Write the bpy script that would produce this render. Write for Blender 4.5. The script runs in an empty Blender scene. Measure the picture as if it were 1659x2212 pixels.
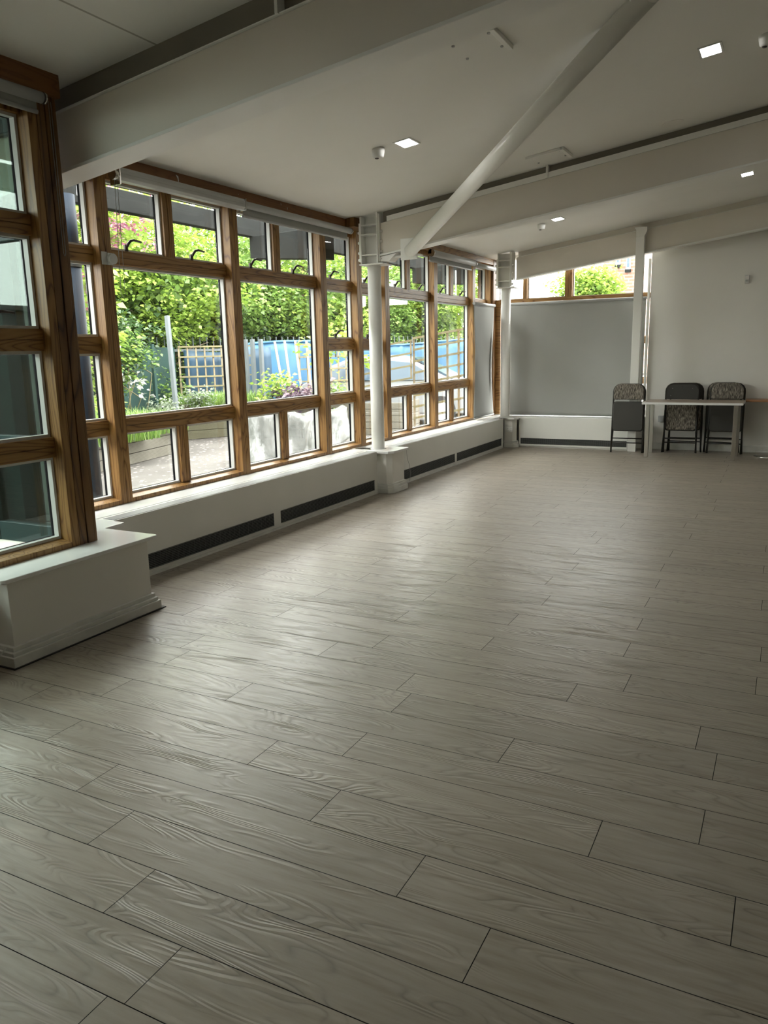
import bpy, math, random
import numpy as np
from mathutils import Vector, Matrix
S = bpy.context.scene
COL = S.collection
PI = math.pi

# ------------------------------------------------------------------ camera
cam = bpy.data.cameras.new('camera'); camo = bpy.data.objects.new('camera', cam); COL.objects.link(camo)
cam.sensor_fit = 'HORIZONTAL'; cam.sensor_width = 36.0; cam.lens = 36.0 * 1689.12 / 1659.0
cam.clip_start = 0.05; cam.clip_end = 500
yaw, pitch, roll = 0.478542759, 0.202989531, -0.0217993485
fw = Vector((-math.sin(yaw)*math.cos(pitch), math.cos(yaw)*math.cos(pitch), -math.sin(pitch)))
r0 = Vector((math.cos(yaw), math.sin(yaw), 0)); u0 = r0.cross(fw)
r1 = math.cos(roll)*r0 + math.sin(roll)*u0; u1 = -math.sin(roll)*r0 + math.cos(roll)*u0
camo.matrix_world = Matrix(((r1.x, u1.x, -fw.x, 0), (r1.y, u1.y, -fw.y, 0), (r1.z, u1.z, -fw.z, 1.5), (0, 0, 0, 1)))
S.camera = camo

# ------------------------------------------------------------------ exposure, sky, sun
S.view_settings.view_transform = 'Standard'; S.view_settings.look = 'None'
S.view_settings.gamma = 1.0; S.view_settings.use_curve_mapping = False
S.view_settings.exposure = 1.15
SKY = 6.5
LED = 26.0
w = bpy.data.worlds.new('overcast_sky'); S.world = w; w.use_nodes = True
nt = w.node_tree; nt.nodes.clear()
tc = nt.nodes.new('ShaderNodeTexCoord'); sx = nt.nodes.new('ShaderNodeSeparateXYZ')
nz = nt.nodes.new('ShaderNodeTexNoise'); nz.inputs['Scale'].default_value = 2.0
mr = nt.nodes.new('ShaderNodeMapRange'); mr.inputs['From Min'].default_value = 0; mr.inputs['From Max'].default_value = 0.9
mr.inputs['To Min'].default_value = 0.75; mr.inputs['To Max'].default_value = 1.2
mx = nt.nodes.new('ShaderNodeMath'); mx.operation = 'MULTIPLY'
ad = nt.nodes.new('ShaderNodeMath'); ad.operation = 'MULTIPLY_ADD'; ad.inputs[1].default_value = 0.25; ad.inputs[2].default_value = 0.87
m2 = nt.nodes.new('ShaderNodeMath'); m2.operation = 'MULTIPLY'; m2.inputs[1].default_value = SKY
bg = nt.nodes.new('ShaderNodeBackground'); bg.inputs['Color'].default_value = (1.0, 0.985, 0.955, 1)
wo = nt.nodes.new('ShaderNodeOutputWorld')
nt.links.new(tc.outputs['Generated'], sx.inputs[0]); nt.links.new(sx.outputs['Z'], mr.inputs['Value'])
nt.links.new(tc.outputs['Generated'], nz.inputs['Vector']); nt.links.new(nz.outputs['Fac'], ad.inputs[0])
nt.links.new(mr.outputs[0], mx.inputs[0]); nt.links.new(ad.outputs[0], mx.inputs[1]); nt.links.new(mx.outputs[0], m2.inputs[0])
nt.links.new(m2.outputs[0], bg.inputs['Strength']); nt.links.new(bg.outputs[0], wo.inputs['Surface'])

# ------------------------------------------------------------------ materials
def newmat(name):
    m = bpy.data.materials.new(name); m.use_nodes = True
    t = m.node_tree; return m, t, t.nodes['Principled BSDF']
def N(t, kind, **kw):
    n = t.nodes.new(kind)
    for k, v in kw.items(): setattr(n, k, v)
    return n
def coords(t, scale=(1, 1, 1)):
    g = N(t, 'ShaderNodeNewGeometry'); m = N(t, 'ShaderNodeMapping'); m.inputs['Scale'].default_value = scale
    t.links.new(g.outputs['Position'], m.inputs['Vector']); return m.outputs[0]
def ramp(t, fac, cols):
    r = N(t, 'ShaderNodeValToRGB'); e = r.color_ramp.elements
    while len(e) < len(cols): e.new(0.5)
    for i, (p, c) in enumerate(cols): e[i].position = p; e[i].color = (*c, 1)
    t.links.new(fac, r.inputs[0]); return r.outputs[0]
def plain(name, col, rough=0.5, metal=0.0, var=0.06, scale=3.0, bump=0.0, bscale=60.0, spec=0.5):
    m, t, b = newmat(name)
    n = N(t, 'ShaderNodeTexNoise'); n.inputs['Scale'].default_value = scale; n.inputs['Detail'].default_value = 4
    t.links.new(coords(t), n.inputs['Vector'])
    lo = tuple(c*(1-var) for c in col); hi = tuple(min(1, c*(1+var)) for c in col)
    t.links.new(ramp(t, n.outputs['Fac'], [(0.3, lo), (0.7, hi)]), b.inputs['Base Color'])
    b.inputs['Roughness'].default_value = rough; b.inputs['Metallic'].default_value = metal
    b.inputs['Specular IOR Level'].default_value = spec
    if bump:
        n2 = N(t, 'ShaderNodeTexNoise'); n2.inputs['Scale'].default_value = bscale
        t.links.new(coords(t), n2.inputs['Vector'])
        bp = N(t, 'ShaderNodeBump'); bp.inputs['Strength'].default_value = bump; bp.inputs['Distance'].default_value = 0.01
        t.links.new(n2.outputs['Fac'], bp.inputs['Height']); t.links.new(bp.outputs[0], b.inputs['Normal'])
    return m
def wood(name, axis, c1, c2, c3, rough=0.42, freq=26.0, across=9.0):
    m, t, b = newmat(name)
    sc = [across]*3; sc[axis] = 0.9
    v = coords(t, tuple(sc))
    n = N(t, 'ShaderNodeTexNoise'); n.inputs['Scale'].default_value = 1.0; n.inputs['Detail'].default_value = 1.5; n.inputs['Roughness'].default_value = 0.4
    t.links.new(v, n.inputs['Vector'])
    mu = N(t, 'ShaderNodeMath', operation='MULTIPLY'); mu.inputs[1].default_value = freq
    fr = N(t, 'ShaderNodeMath', operation='PINGPONG'); fr.inputs[1].default_value = 1.0
    t.links.new(n.outputs['Fac'], mu.inputs[0]); t.links.new(mu.outputs[0], fr.inputs[0])
    col = ramp(t, fr.outputs[0], [(0.0, c3), (0.28, c2), (1.0, c1)])
    n3 = N(t, 'ShaderNodeTexNoise'); n3.inputs['Scale'].default_value = 0.7; t.links.new(v, n3.inputs['Vector'])
    mm = N(t, 'ShaderNodeMix', data_type='RGBA', blend_type='MULTIPLY'); mm.inputs[0].default_value = 0.5
    t.links.new(col, mm.inputs[6]); t.links.new(ramp(t, n3.outputs['Fac'], [(0.3, (0.7, 0.66, 0.6)), (0.7, (1, 1, 1))]), mm.inputs[7])
    t.links.new(mm.outputs[2], b.inputs['Base Color']); b.inputs['Roughness'].default_value = rough
    return m
pine = ((0.37, 0.205, 0.066), (0.30, 0.152, 0.043), (0.15, 0.064, 0.016))
M = {}
M['pine_z'] = wood('varnished_pine_upright', 2, *pine)
M['pine_y'] = wood('varnished_pine_rail', 1, *pine)
M['pine_x'] = wood('varnished_pine_crosswise', 0, *pine)
dk = ((0.21, 0.105, 0.032), (0.16, 0.074, 0.020), (0.05, 0.018, 0.005))
M['pine_dark_z'] = wood('aged_pine_post', 2, *dk, freq=18, across=6)
M['board_brown'] = wood('brown_head_board', 1, (0.26, 0.115, 0.036), (0.24, 0.10, 0.03), (0.19, 0.075, 0.024), rough=0.55)
M['paint'] = plain('white_plaster', (0.84, 0.82, 0.77), 0.55, var=0.03, scale=1.2, bump=0.05, bscale=90)
M['steelpaint'] = plain('white_painted_steel', (0.84, 0.83, 0.79), 0.35, var=0.03, scale=2.0)
M['beampaint'] = plain('stone_white_beam_paint', (0.74, 0.69, 0.61), 0.42, var=0.06, scale=0.9)
M['sill'] = plain('white_gloss_sill', (0.86, 0.86, 0.85), 0.22, var=0.02)
M['heater'] = plain('heater_casing_enamel', (0.78, 0.775, 0.73), 0.35, var=0.02)
M['skirt'] = plain('scuffed_white_skirting', (0.74, 0.735, 0.69), 0.4, var=0.10, scale=9)
M['grille'] = plain('dark_grille_slats', (0.10, 0.105, 0.10), 0.45, var=0.1)
M['void'] = plain('black_recess', (0.012, 0.012, 0.012), 0.9)
M['alu'] = plain('pale_grey_aluminium', (0.62, 0.62, 0.60), 0.4, 0.0, var=0.04)
M['gasket'] = plain('black_rubber_gasket', (0.006, 0.006, 0.007), 0.8, spec=0.1)
M['handle'] = plain('dark_brown_handle_metal', (0.055, 0.045, 0.04), 0.35, 0.5)
M['blind'] = plain('grey_blind_fabric', (0.40, 0.405, 0.385), 0.8, var=0.04, scale=1.5)
M['cassette'] = plain('light_grey_blind_cassette', (0.47, 0.475, 0.47), 0.4)
M['plastic'] = plain('white_plastic', (0.75, 0.75, 0.72), 0.35)
M['chrome'] = plain('brushed_chrome', (0.62, 0.60, 0.57), 0.22, 1.0)
M['chairmetal'] = plain('brown_black_chair_metal', (0.030, 0.027, 0.023), 0.38, 0.3)
M['chairpanel'] = plain('dark_grey_chair_panel', (0.045, 0.043, 0.038), 0.5, 0.0)
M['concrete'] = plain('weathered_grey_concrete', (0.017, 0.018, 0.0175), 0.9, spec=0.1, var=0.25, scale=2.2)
M['gap_shade'] = plain('painted_gap_shade', (0.24, 0.22, 0.18), 0.8)  # shade of the gap between beam and ceiling, put into the colour
M['bluepost'] = plain('blue_black_post_paint', (0.008, 0.014, 0.024), 0.6, spec=0.15)
M['teal'] = plain('dark_teal_door_paint', (0.008, 0.026, 0.027), 0.5, spec=0.3)
M['galv'] = plain('galvanised_steel', (0.10, 0.115, 0.125), 0.6, 0.0, var=0.1, scale=8)
M['bluesheet'] = plain('bright_blue_sheeting', (0.028, 0.11, 0.21), 0.5, var=0.25, scale=1.1)
M['greennet'] = plain('dark_green_netting', (0.010, 0.040, 0.034), 0.8, var=0.3, scale=2)
M['bark'] = plain('grey_brown_bark', (0.16, 0.12, 0.08), 0.9, var=0.3, scale=9)
M['batten'] = wood('pale_raw_batten', 2, (0.26, 0.21, 0.14), (0.23, 0.185, 0.12), (0.18, 0.14, 0.08), rough=0.8)
M['lattice'] = plain('green_tinged_trellis_wood', (0.17, 0.145, 0.075), 0.8, var=0.2, scale=4)
M['soil'] = plain('dark_soil', (0.07, 0.05, 0.03), 0.95, var=0.3, scale=20)
M['carwhite'] = plain('white_car_paint', (0.22, 0.23, 0.24), 0.15, 0.0)
M['tyre'] = plain('black_tyre', (0.02, 0.02, 0.02), 0.8)
M['carglass'] = plain('dark_car_glass', (0.03, 0.06, 0.09), 0.15)
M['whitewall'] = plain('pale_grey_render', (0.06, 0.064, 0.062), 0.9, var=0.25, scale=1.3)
M['ventgrey'] = plain('grey_vent_strip', (0.27, 0.27, 0.265), 0.5)
M['cord'] = plain('grey_cord', (0.35, 0.35, 0.33), 0.6)

def glass(name, rough=0.0, tint=(0.965, 0.985, 0.975), refl=1.0):
    m, t, b = newmat(name); t.nodes.remove(b)
    o = t.nodes['Material Output']
    tr = N(t, 'ShaderNodeBsdfTransparent'); tr.inputs[0].default_value = (*tint, 1)
    gl = N(t, 'ShaderNodeBsdfGlossy'); gl.inputs['Roughness'].default_value = rough
    lw = N(t, 'ShaderNodeFresnel'); gg = N(t, 'ShaderNodeNewGeometry')
    io = N(t, 'ShaderNodeMapRange'); io.inputs['To Min'].default_value = 1.5; io.inputs['To Max'].default_value = 1/1.5
    t.links.new(gg.outputs['Backfacing'], io.inputs[0]); t.links.new(io.outputs[0], lw.inputs['IOR'])
    mu = N(t, 'ShaderNodeMath', operation='MULTIPLY'); mu.inputs[1].default_value = refl
    mi = N(t, 'ShaderNodeMixShader')
    t.links.new(lw.outputs[0], mu.inputs[0]); t.links.new(mu.outputs[0], mi.inputs[0])
    t.links.new(tr.outputs[0], mi.inputs[1]); t.links.new(gl.outputs[0], mi.inputs[2]); t.links.new(mi.outputs[0], o.inputs['Surface'])
    return m
M['glass'] = glass('clear_window_glass')
M['glass2'] = glass('double_reflection_glass', tint=(0.70, 0.77, 0.74), refl=1.8)

def emis(name, col, st):
    m, t, b = newmat(name); t.nodes.remove(b)
    e = N(t, 'ShaderNodeEmission'); e.inputs[0].default_value = (*col, 1); e.inputs[1].default_value = st
    t.links.new(e.outputs[0], t.nodes['Material Output'].inputs['Surface']); return m
M['led'] = emis('led_panel_light', (1.0, 0.98, 0.94), LED)

def m_leaf(name, c1, c2, c3):
    m, t, b = newmat(name); t.nodes.remove(b)
    at = N(t, 'ShaderNodeAttribute'); at.attribute_name = 'tone'
    col = ramp(t, at.outputs['Fac'], [(0.0, c1), (0.5, c2), (1.0, c3)])
    d = N(t, 'ShaderNodeBsdfDiffuse'); tl = N(t, 'ShaderNodeBsdfTranslucent'); mi = N(t, 'ShaderNodeMixShader'); mi.inputs[0].default_value = 0.45
    t.links.new(col, d.inputs[0]); t.links.new(col, tl.inputs[0]); t.links.new(d.outputs[0], mi.inputs[1]); t.links.new(tl.outputs[0], mi.inputs[2])
    gl = N(t, 'ShaderNodeBsdfGlossy'); gl.inputs['Roughness'].default_value = 0.45; m3 = N(t, 'ShaderNodeMixShader'); m3.inputs[0].default_value = 0.05
    t.links.new(mi.outputs[0], m3.inputs[1]); t.links.new(gl.outputs[0], m3.inputs[2])
    t.links.new(m3.outputs[0], t.nodes['Material Output'].inputs['Surface']); return m
M['leaf_lime'] = m_leaf('lime_green_leaves', (0.13, 0.22, 0.03), (0.26, 0.38, 0.06), (0.38, 0.50, 0.11))
M['leaf_mid'] = m_leaf('mid_green_leaves', (0.08, 0.15, 0.03), (0.16, 0.27, 0.055), (0.29, 0.40, 0.10))
M['leaf_dark'] = m_leaf('dark_green_leaves', (0.02, 0.05, 0.018), (0.05, 0.10, 0.035), (0.11, 0.18, 0.06))
M['leaf_silver'] = m_leaf('silvery_variegated_leaves', (0.09, 0.13, 0.08), (0.18, 0.22, 0.15), (0.33, 0.36, 0.29))
M['leaf_purple'] = m_leaf('purple_leaves', (0.05, 0.03, 0.05), (0.12, 0.08, 0.11), (0.25, 0.17, 0.2))
M['grassblade'] = m_leaf('fresh_grass_blades', (0.09, 0.18, 0.03), (0.17, 0.29, 0.055), (0.30, 0.42, 0.11))
M['petal_pink'] = m_leaf('pink_petals', (0.32, 0.05, 0.14), (0.40, 0.15, 0.25), (0.46, 0.32, 0.37))
M['petal_white'] = m_leaf('white_petals', (0.30, 0.28, 0.29), (0.36, 0.35, 0.35), (0.42, 0.42, 0.41))

# ceiling: plaster with one filled board joint and a few faint patches
m, t, b = newmat('white_ceiling_plaster'); M['ceiling'] = m
g = N(t, 'ShaderNodeNewGeometry'); sp = N(t, 'ShaderNodeSeparateXYZ'); t.links.new(g.outputs['Position'], sp.inputs[0])
a = N(t, 'ShaderNodeMath', operation='ADD'); a.inputs[1].default_value = 2.93
ab = N(t, 'ShaderNodeMath', operation='ABSOLUTE'); lt = N(t, 'ShaderNodeMath', operation='LESS_THAN'); lt.inputs[1].default_value = 0.006
yl = N(t, 'ShaderNodeMath', operation='LESS_THAN'); yl.inputs[1].default_value = 3.5
t.links.new(sp.outputs['X'], a.inputs[0]); t.links.new(a.outputs[0], ab.inputs[0]); t.links.new(ab.outputs[0], lt.inputs[0]); t.links.new(sp.outputs['Y'], yl.inputs[0])
ml = N(t, 'ShaderNodeMath', operation='MULTIPLY'); t.links.new(lt.outputs[0], ml.inputs[0]); t.links.new(yl.outputs[0], ml.inputs[1])
n = N(t, 'ShaderNodeTexNoise'); n.inputs['Scale'].default_value = 0.8; n.inputs['Detail'].default_value = 5; t.links.new(g.outputs['Position'], n.inputs['Vector'])
c = ramp(t, n.outputs['Fac'], [(0.3, (0.82, 0.81, 0.765)), (0.5, (0.855, 0.845, 0.80)), (0.75, (0.87, 0.86, 0.815))])
mm = N(t, 'ShaderNodeMix', data_type='RGBA'); t.links.new(ml.outputs[0], mm.inputs[0]); t.links.new(c, mm.inputs[6]); mm.inputs[7].default_value = (0.45, 0.43, 0.38, 1)
t.links.new(mm.outputs[2], b.inputs['Base Color']); b.inputs['Roughness'].default_value = 0.6

# laminate floor
m, t, b = newmat('grey_oak_laminate'); M['laminate'] = m
g = N(t, 'ShaderNodeNewGeometry'); at = N(t, 'ShaderNodeAttribute'); at.attribute_name = 'plank'
mpa = N(t, 'ShaderNodeMapping'); mpa.inputs['Scale'].default_value = (2.0, 11.0, 1.0)
off = N(t, 'ShaderNodeVectorMath', operation='SCALE'); off.inputs['Scale'].default_value = 37.0
vad = N(t, 'ShaderNodeVectorMath', operation='ADD')
t.links.new(g.outputs['Position'], mpa.inputs['Vector']); t.links.new(at.outputs['Color'], off.inputs[0])
t.links.new(mpa.outputs[0], vad.inputs[0]); t.links.new(off.outputs[0], vad.inputs[1])
n = N(t, 'ShaderNodeTexNoise'); n.inputs['Scale'].default_value = 1.0; n.inputs['Detail'].default_value = 1.0; n.inputs['Roughness'].default_value = 0.3; n.inputs['Distortion'].default_value = 0.5
t.links.new(vad.outputs[0], n.inputs['Vector'])
mu = N(t, 'ShaderNodeMath', operation='MULTIPLY'); mu.inputs[1].default_value = 30
pp = N(t, 'ShaderNodeMath', operation='PINGPONG'); pp.inputs[1].default_value = 1.0
t.links.new(n.outputs['Fac'], mu.inputs[0]); t.links.new(mu.outputs[0], pp.inputs[0])
n2 = N(t, 'ShaderNodeTexNoise'); n2.inputs['Scale'].default_value = 2.2; n2.inputs['Detail'].default_value = 8; n2.inputs['Roughness'].default_value = 0.62
mp2 = N(t, 'ShaderNodeMapping'); mp2.inputs['Scale'].default_value = (0.8, 1.3, 1.0)
t.links.new(vad.outputs[0], mp2.inputs['Vector']); t.links.new(mp2.outputs[0], n2.inputs['Vector'])
msk = N(t, 'ShaderNodeTexNoise'); msk.inputs['Scale'].default_value = 1.3; t.links.new(vad.outputs[0], msk.inputs['Vector'])
mk = ramp(t, msk.outputs['Fac'], [(0.44, (0, 0, 0)), (0.58, (1, 1, 1))])
base = ramp(t, n2.outputs['Fac'], [(0.28, (0.205, 0.170, 0.128)), (0.5, (0.270, 0.233, 0.184)), (0.72, (0.308, 0.271, 0.221))])
gr = ramp(t, pp.outputs[0], [(0.0, (0.60, 0.60, 0.60)), (0.30, (0.97, 0.97, 0.97)), (1.0, (1.08, 1.08, 1.08))])
mg = N(t, 'ShaderNodeMix', data_type='RGBA', blend_type='MULTIPLY')
fm = N(t, 'ShaderNodeMath', operation='MULTIPLY'); fm.inputs[1].default_value = 0.75
t.links.new(mk, fm.inputs[0]); t.links.new(fm.outputs[0], mg.inputs[0]); t.links.new(base, mg.inputs[6]); t.links.new(gr, mg.inputs[7])
sp = N(t, 'ShaderNodeSeparateColor'); t.links.new(at.outputs['Color'], sp.inputs[0])
br = N(t, 'ShaderNodeMapRange'); br.inputs['To Min'].default_value = 0.92; br.inputs['To Max'].default_value = 1.07; t.links.new(sp.outputs[2], br.inputs[0])
mb = N(t, 'ShaderNodeVectorMath', operation='SCALE'); t.links.new(mg.outputs[2], mb.inputs[0]); t.links.new(br.outputs[0], mb.inputs['Scale'])
t.links.new(mb.outputs[0], b.inputs['Base Color'])
rr = N(t, 'ShaderNodeMapRange'); rr.inputs['To Min'].default_value = 0.42; rr.inputs['To Max'].default_value = 0.33
t.links.new(pp.outputs[0], rr.inputs[0]); t.links.new(rr.outputs[0], b.inputs['Roughness'])
bp = N(t, 'ShaderNodeBump'); bp.inputs['Strength'].default_value = 0.45; bp.inputs['Distance'].default_value = 0.002
hm = N(t, 'ShaderNodeMath', operation='MULTIPLY'); t.links.new(pp.outputs[0], hm.inputs[0]); t.links.new(mk, hm.inputs[1])
t.links.new(hm.outputs[0], bp.inputs['Height']); t.links.new(bp.outputs[0], b.inputs['Normal'])
b.inputs['Specular IOR Level'].default_value = 0.75

# striped chair fabric
m, t, b = newmat('streaky_brown_grey_fabric'); M['fabric'] = m
n = N(t, 'ShaderNodeTexNoise'); n.inputs['Scale'].default_value = 1; n.inputs['Detail'].default_value = 3
t.links.new(coords(t, (170, 170, 22)), n.inputs['Vector'])
t.links.new(ramp(t, n.outputs['Fac'], [(0.36, (0.035, 0.03, 0.026)), (0.5, (0.16, 0.14, 0.115)), (0.68, (0.42, 0.38, 0.32))]), b.inputs['Base Color'])
b.inputs['Roughness'].default_value = 0.95

# grooved decking
def decking(name, col):
    m, t, b = newmat(name)
    g = N(t, 'ShaderNodeNewGeometry'); sp = N(t, 'ShaderNodeSeparateXYZ'); t.links.new(g.outputs['Position'], sp.inputs[0])
    mu = N(t, 'ShaderNodeMath', operation='MULTIPLY'); mu.inputs[1].default_value = 110.0
    pp = N(t, 'ShaderNodeMath', operation='PINGPONG'); pp.inputs[1].default_value = 1.0
    t.links.new(sp.outputs['Z'], mu.inputs[0]); t.links.new(mu.outputs[0], pp.inputs[0])
    n = N(t, 'ShaderNodeTexNoise'); n.inputs['Scale'].default_value = 3.0; n.inputs['Detail'].default_value = 5; t.links.new(g.outputs['Position'], n.inputs['Vector'])
    base = ramp(t, n.outputs['Fac'], [(0.3, tuple(x*0.75 for x in col)), (0.7, col)])
    mm = N(t, 'ShaderNodeMix', data_type='RGBA', blend_type='MULTIPLY'); mm.inputs[0].default_value = 1
    t.links.new(base, mm.inputs[6]); t.links.new(ramp(t, pp.outputs[0], [(0.1, (0.55, 0.53, 0.5)), (0.5, (1, 1, 1))]), mm.inputs[7])
    t.links.new(mm.outputs[2], b.inputs['Base Color']); b.inputs['Roughness'].default_value = 0.85; return m
M['decking'] = decking('pale_grooved_decking', (0.21, 0.195, 0.16))
M['decking2'] = decking('greenish_grooved_decking', (0.13, 0.12, 0.075))
# paving with scattered petals
m, t, b = newmat('petal_strewn_paving'); M['paving'] = m
g = N(t, 'ShaderNodeNewGeometry')
n = N(t, 'ShaderNodeTexNoise'); n.inputs['Scale'].default_value = 1.2; n.inputs['Detail'].default_value = 6; t.links.new(g.outputs['Position'], n.inputs['Vector'])
v = N(t, 'ShaderNodeTexVoronoi'); v.inputs['Scale'].default_value = 9.0; t.links.new(g.outputs['Position'], v.inputs['Vector'])
base = ramp(t, n.outputs['Fac'], [(0.3, (0.060, 0.052, 0.048)), (0.7, (0.10, 0.090, 0.083))])
mm = N(t, 'ShaderNodeMix', data_type='RGBA'); t.links.new(base, mm.inputs[6]); mm.inputs[7].default_value = (0.27, 0.24, 0.23, 1)
t.links.new(ramp(t, v.outputs['Distance'], [(0.18, (1, 1, 1)), (0.26, (0, 0, 0))]), mm.inputs[0])
t.links.new(mm.outputs[2], b.inputs['Base Color']); b.inputs['Roughness'].default_value = 0.85
# brick
m, t, b = newmat('red_brick_wall'); M['brick'] = m
br = N(t, 'ShaderNodeTexBrick'); br.inputs['Color1'].default_value = (0.24, 0.115, 0.08, 1); br.inputs['Color2'].default_value = (0.21, 0.095, 0.065, 1)
br.inputs['Mortar'].default_value = (0.20, 0.165, 0.14, 1); br.inputs['Scale'].default_value = 1.0
br.inputs['Brick Width'].default_value = 0.45; br.inputs['Row Height'].default_value = 0.16; br.inputs['Mortar Size'].default_value = 0.03
g = N(t, 'ShaderNodeNewGeometry'); sp = N(t, 'ShaderNodeSeparateXYZ'); cb = N(t, 'ShaderNodeCombineXYZ')
t.links.new(g.outputs['Position'], sp.inputs[0]); t.links.new(sp.outputs['X'], cb.inputs['X']); t.links.new(sp.outputs['Z'], cb.inputs['Y'])
t.links.new(cb.outputs[0], br.inputs['Vector']); t.links.new(br.outputs[0], b.inputs['Base Color']); b.inputs['Roughness'].default_value = 0.9
# thin plastic sheet
m, t, b = newmat('milky_plastic_sheet'); M['sheet'] = m
b.inputs['Base Color'].default_value = (0.74, 0.76, 0.76, 1); b.inputs['Roughness'].default_value = 0.25
n = N(t, 'ShaderNodeTexNoise'); n.inputs['Scale'].default_value = 7; n.inputs['Detail'].default_value = 3; t.links.new(coords(t, (1, 1, 0.4)), n.inputs['Vector'])
bp = N(t, 'ShaderNodeBump'); bp.inputs['Strength'].default_value = 0.6; bp.inputs['Distance'].default_value = 0.05
t.links.new(n.outputs['Fac'], bp.inputs['Height']); t.links.new(bp.outputs[0], b.inputs['Normal'])
t.links.new(ramp(t, n.outputs['Fac'], [(0.35, (0.10, 0.105, 0.10)), (0.65, (0.20, 0.205, 0.20))]), b.inputs['Base Color'])

# ------------------------------------------------------------------ mesh helpers
class MB:
    def __init__(s): s.v = []; s.f = []; s.sm = []
    def add(s, vs, fs, smooth=False):
        o = len(s.v); s.v += [tuple(p) for p in vs]; s.f += [tuple(i+o for i in f) for f in fs]; s.sm += [smooth]*len(fs); return s
    def box(s, x0, x1, y0, y1, z0, z1):
        vs = [(x, y, z) for z in (z0, z1) for y in (y0, y1) for x in (x0, x1)]
        return s.add(vs, [(0, 2, 3, 1), (4, 5, 7, 6), (0, 1, 5, 4), (2, 6, 7, 3), (0, 4, 6, 2), (1, 3, 7, 5)])
    def bar(s, a, b, wd, th, up=(0, 0, 1)):
        a = Vector(a); b = Vector(b); d = (b-a).normalized(); u = Vector(up)
        if abs(d.dot(u)) > 0.98: u = Vector((0, 1, 0))
        x = d.cross(u).normalized()*wd/2; y = x.cross(d).normalized()*th/2
        vs = [p+i*x+j*y for p in (a, b) for j in (-1, 1) for i in (-1, 1)]
        return s.add(vs, [(0, 2, 3, 1), (4, 5, 7, 6), (0, 1, 5, 4), (2, 6, 7, 3), (0, 4, 6, 2), (1, 3, 7, 5)])
    def prism(s, poly, axis, a, b):
        def P(p, t):
            return {0: (t, p[0], p[1]), 1: (p[0], t, p[1]), 2: (p[0], p[1], t)}[axis]
        n = len(poly); vs = [P(p, a) for p in poly]+[P(p, b) for p in poly]
        return s.add(vs, [tuple(range(n))[::-1], tuple(range(n, 2*n))]+[(i, (i+1) % n, n+(i+1) % n, n+i) for i in range(n)])
    def tube(s, pts, r, n=12, caps=True):
        pts = [Vector(p) for p in pts]; rs = r if isinstance(r, (list, tuple)) else [r]*len(pts)
        ref = None; vs = []
        for i, p in enumerate(pts):
            d = (pts[min(i+1, len(pts)-1)]-pts[max(i-1, 0)]).normalized()
            if ref is None:
                ref = Vector((0, 0, 1)) if abs(d.z) < 0.9 else Vector((1, 0, 0))
            x = d.cross(ref).normalized(); y = x.cross(d).normalized(); ref = y
            vs += [p+rs[i]*(math.cos(2*PI*k/n)*x+math.sin(2*PI*k/n)*y) for k in range(n)]
        fs = [(i*n+k, i*n+(k+1) % n, (i+1)*n+(k+1) % n, (i+1)*n+k) for i in range(len(pts)-1) for k in range(n)]
        s.add(vs, fs, True)
        if caps:
            o = len(s.v)-len(vs); s.f += [tuple(o+k for k in range(n))[::-1], tuple(o+(len(pts)-1)*n+k for k in range(n))]; s.sm += [False]*2
        return s
    def lathe(s, prof, c, n=32):
        vs = [(c[0]+r*math.cos(2*PI*k/n), c[1]+r*math.sin(2*PI*k/n), c[2]+z) for r, z in prof for k in range(n)]
        m = len(prof); fs = [(i*n+k, i*n+(k+1) % n, (i+1)*n+(k+1) % n, (i+1)*n+k) for i in range(m-1) for k in range(n)]
        s.add(vs, fs, True); o = len(s.v)-len(vs)
        s.f += [tuple(o+k for k in range(n))[::-1], tuple(o+(m-1)*n+k for k in range(n))]; s.sm += [False]*2
        return s
    def build(s, name, mat, parent=None, bevel=0.0, seg=2):
        me = bpy.data.meshes.new(name); off = Vector((0, 0, 0))
        if parent is not None:
            off = parent.location.copy()
            if parent.parent is not None: off += parent.parent.location
        if parent is None:
            vv = np.array(s.v); c = Vector(((vv[:, 0].min()+vv[:, 0].max())/2, (vv[:, 1].min()+vv[:, 1].max())/2, vv[:, 2].min())); off = c
        me.from_pydata([(v[0]-off.x, v[1]-off.y, v[2]-off.z) for v in s.v], [], s.f)
        me.polygons.foreach_set('use_smooth', s.sm); me.materials.append(mat); me.update()
        o = bpy.data.objects.new(name, me); COL.objects.link(o)
        if parent is not None: o.parent = parent
        else: o.location = off
        if bevel:
            md = o.modifiers.new('bevel', 'BEVEL'); md.width = bevel; md.segments = seg; md.limit_method = 'ANGLE'; md.angle_limit = 0.7
        return o
def tag(o, label=None, cat=None, group=None, kind=None):
    if label: o['label'] = label
    if cat: o['category'] = cat
    if group: o['group'] = group
    if kind: o['kind'] = kind
    return o
def thing(name, loc, label=None, cat=None, group=None, kind=None):
    o = bpy.data.objects.new(name, None); o.location = loc; o.empty_display_size = 0.1; COL.objects.link(o)
    return tag(o, label, cat, group, kind)
def copy_thing(root, loc, rotz=0.0, rotx=None):
    r = root.copy(); COL.objects.link(r); r.location = loc
    r.rotation_euler = (rotx if rotx is not None else root.rotation_euler.x, 0, rotz)
    for ch in root.children:
        c = ch.copy(); COL.objects.link(c); c.parent = r
        for g in ch.children:
            d = g.copy(); COL.objects.link(d); d.parent = c
    return r
def arc(cx, cz, r, a0, a1, n):
    return [(cx+r*math.cos(a0+(a1-a0)*i/n), cz+r*math.sin(a0+(a1-a0)*i/n)) for i in range(n+1)]
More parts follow.
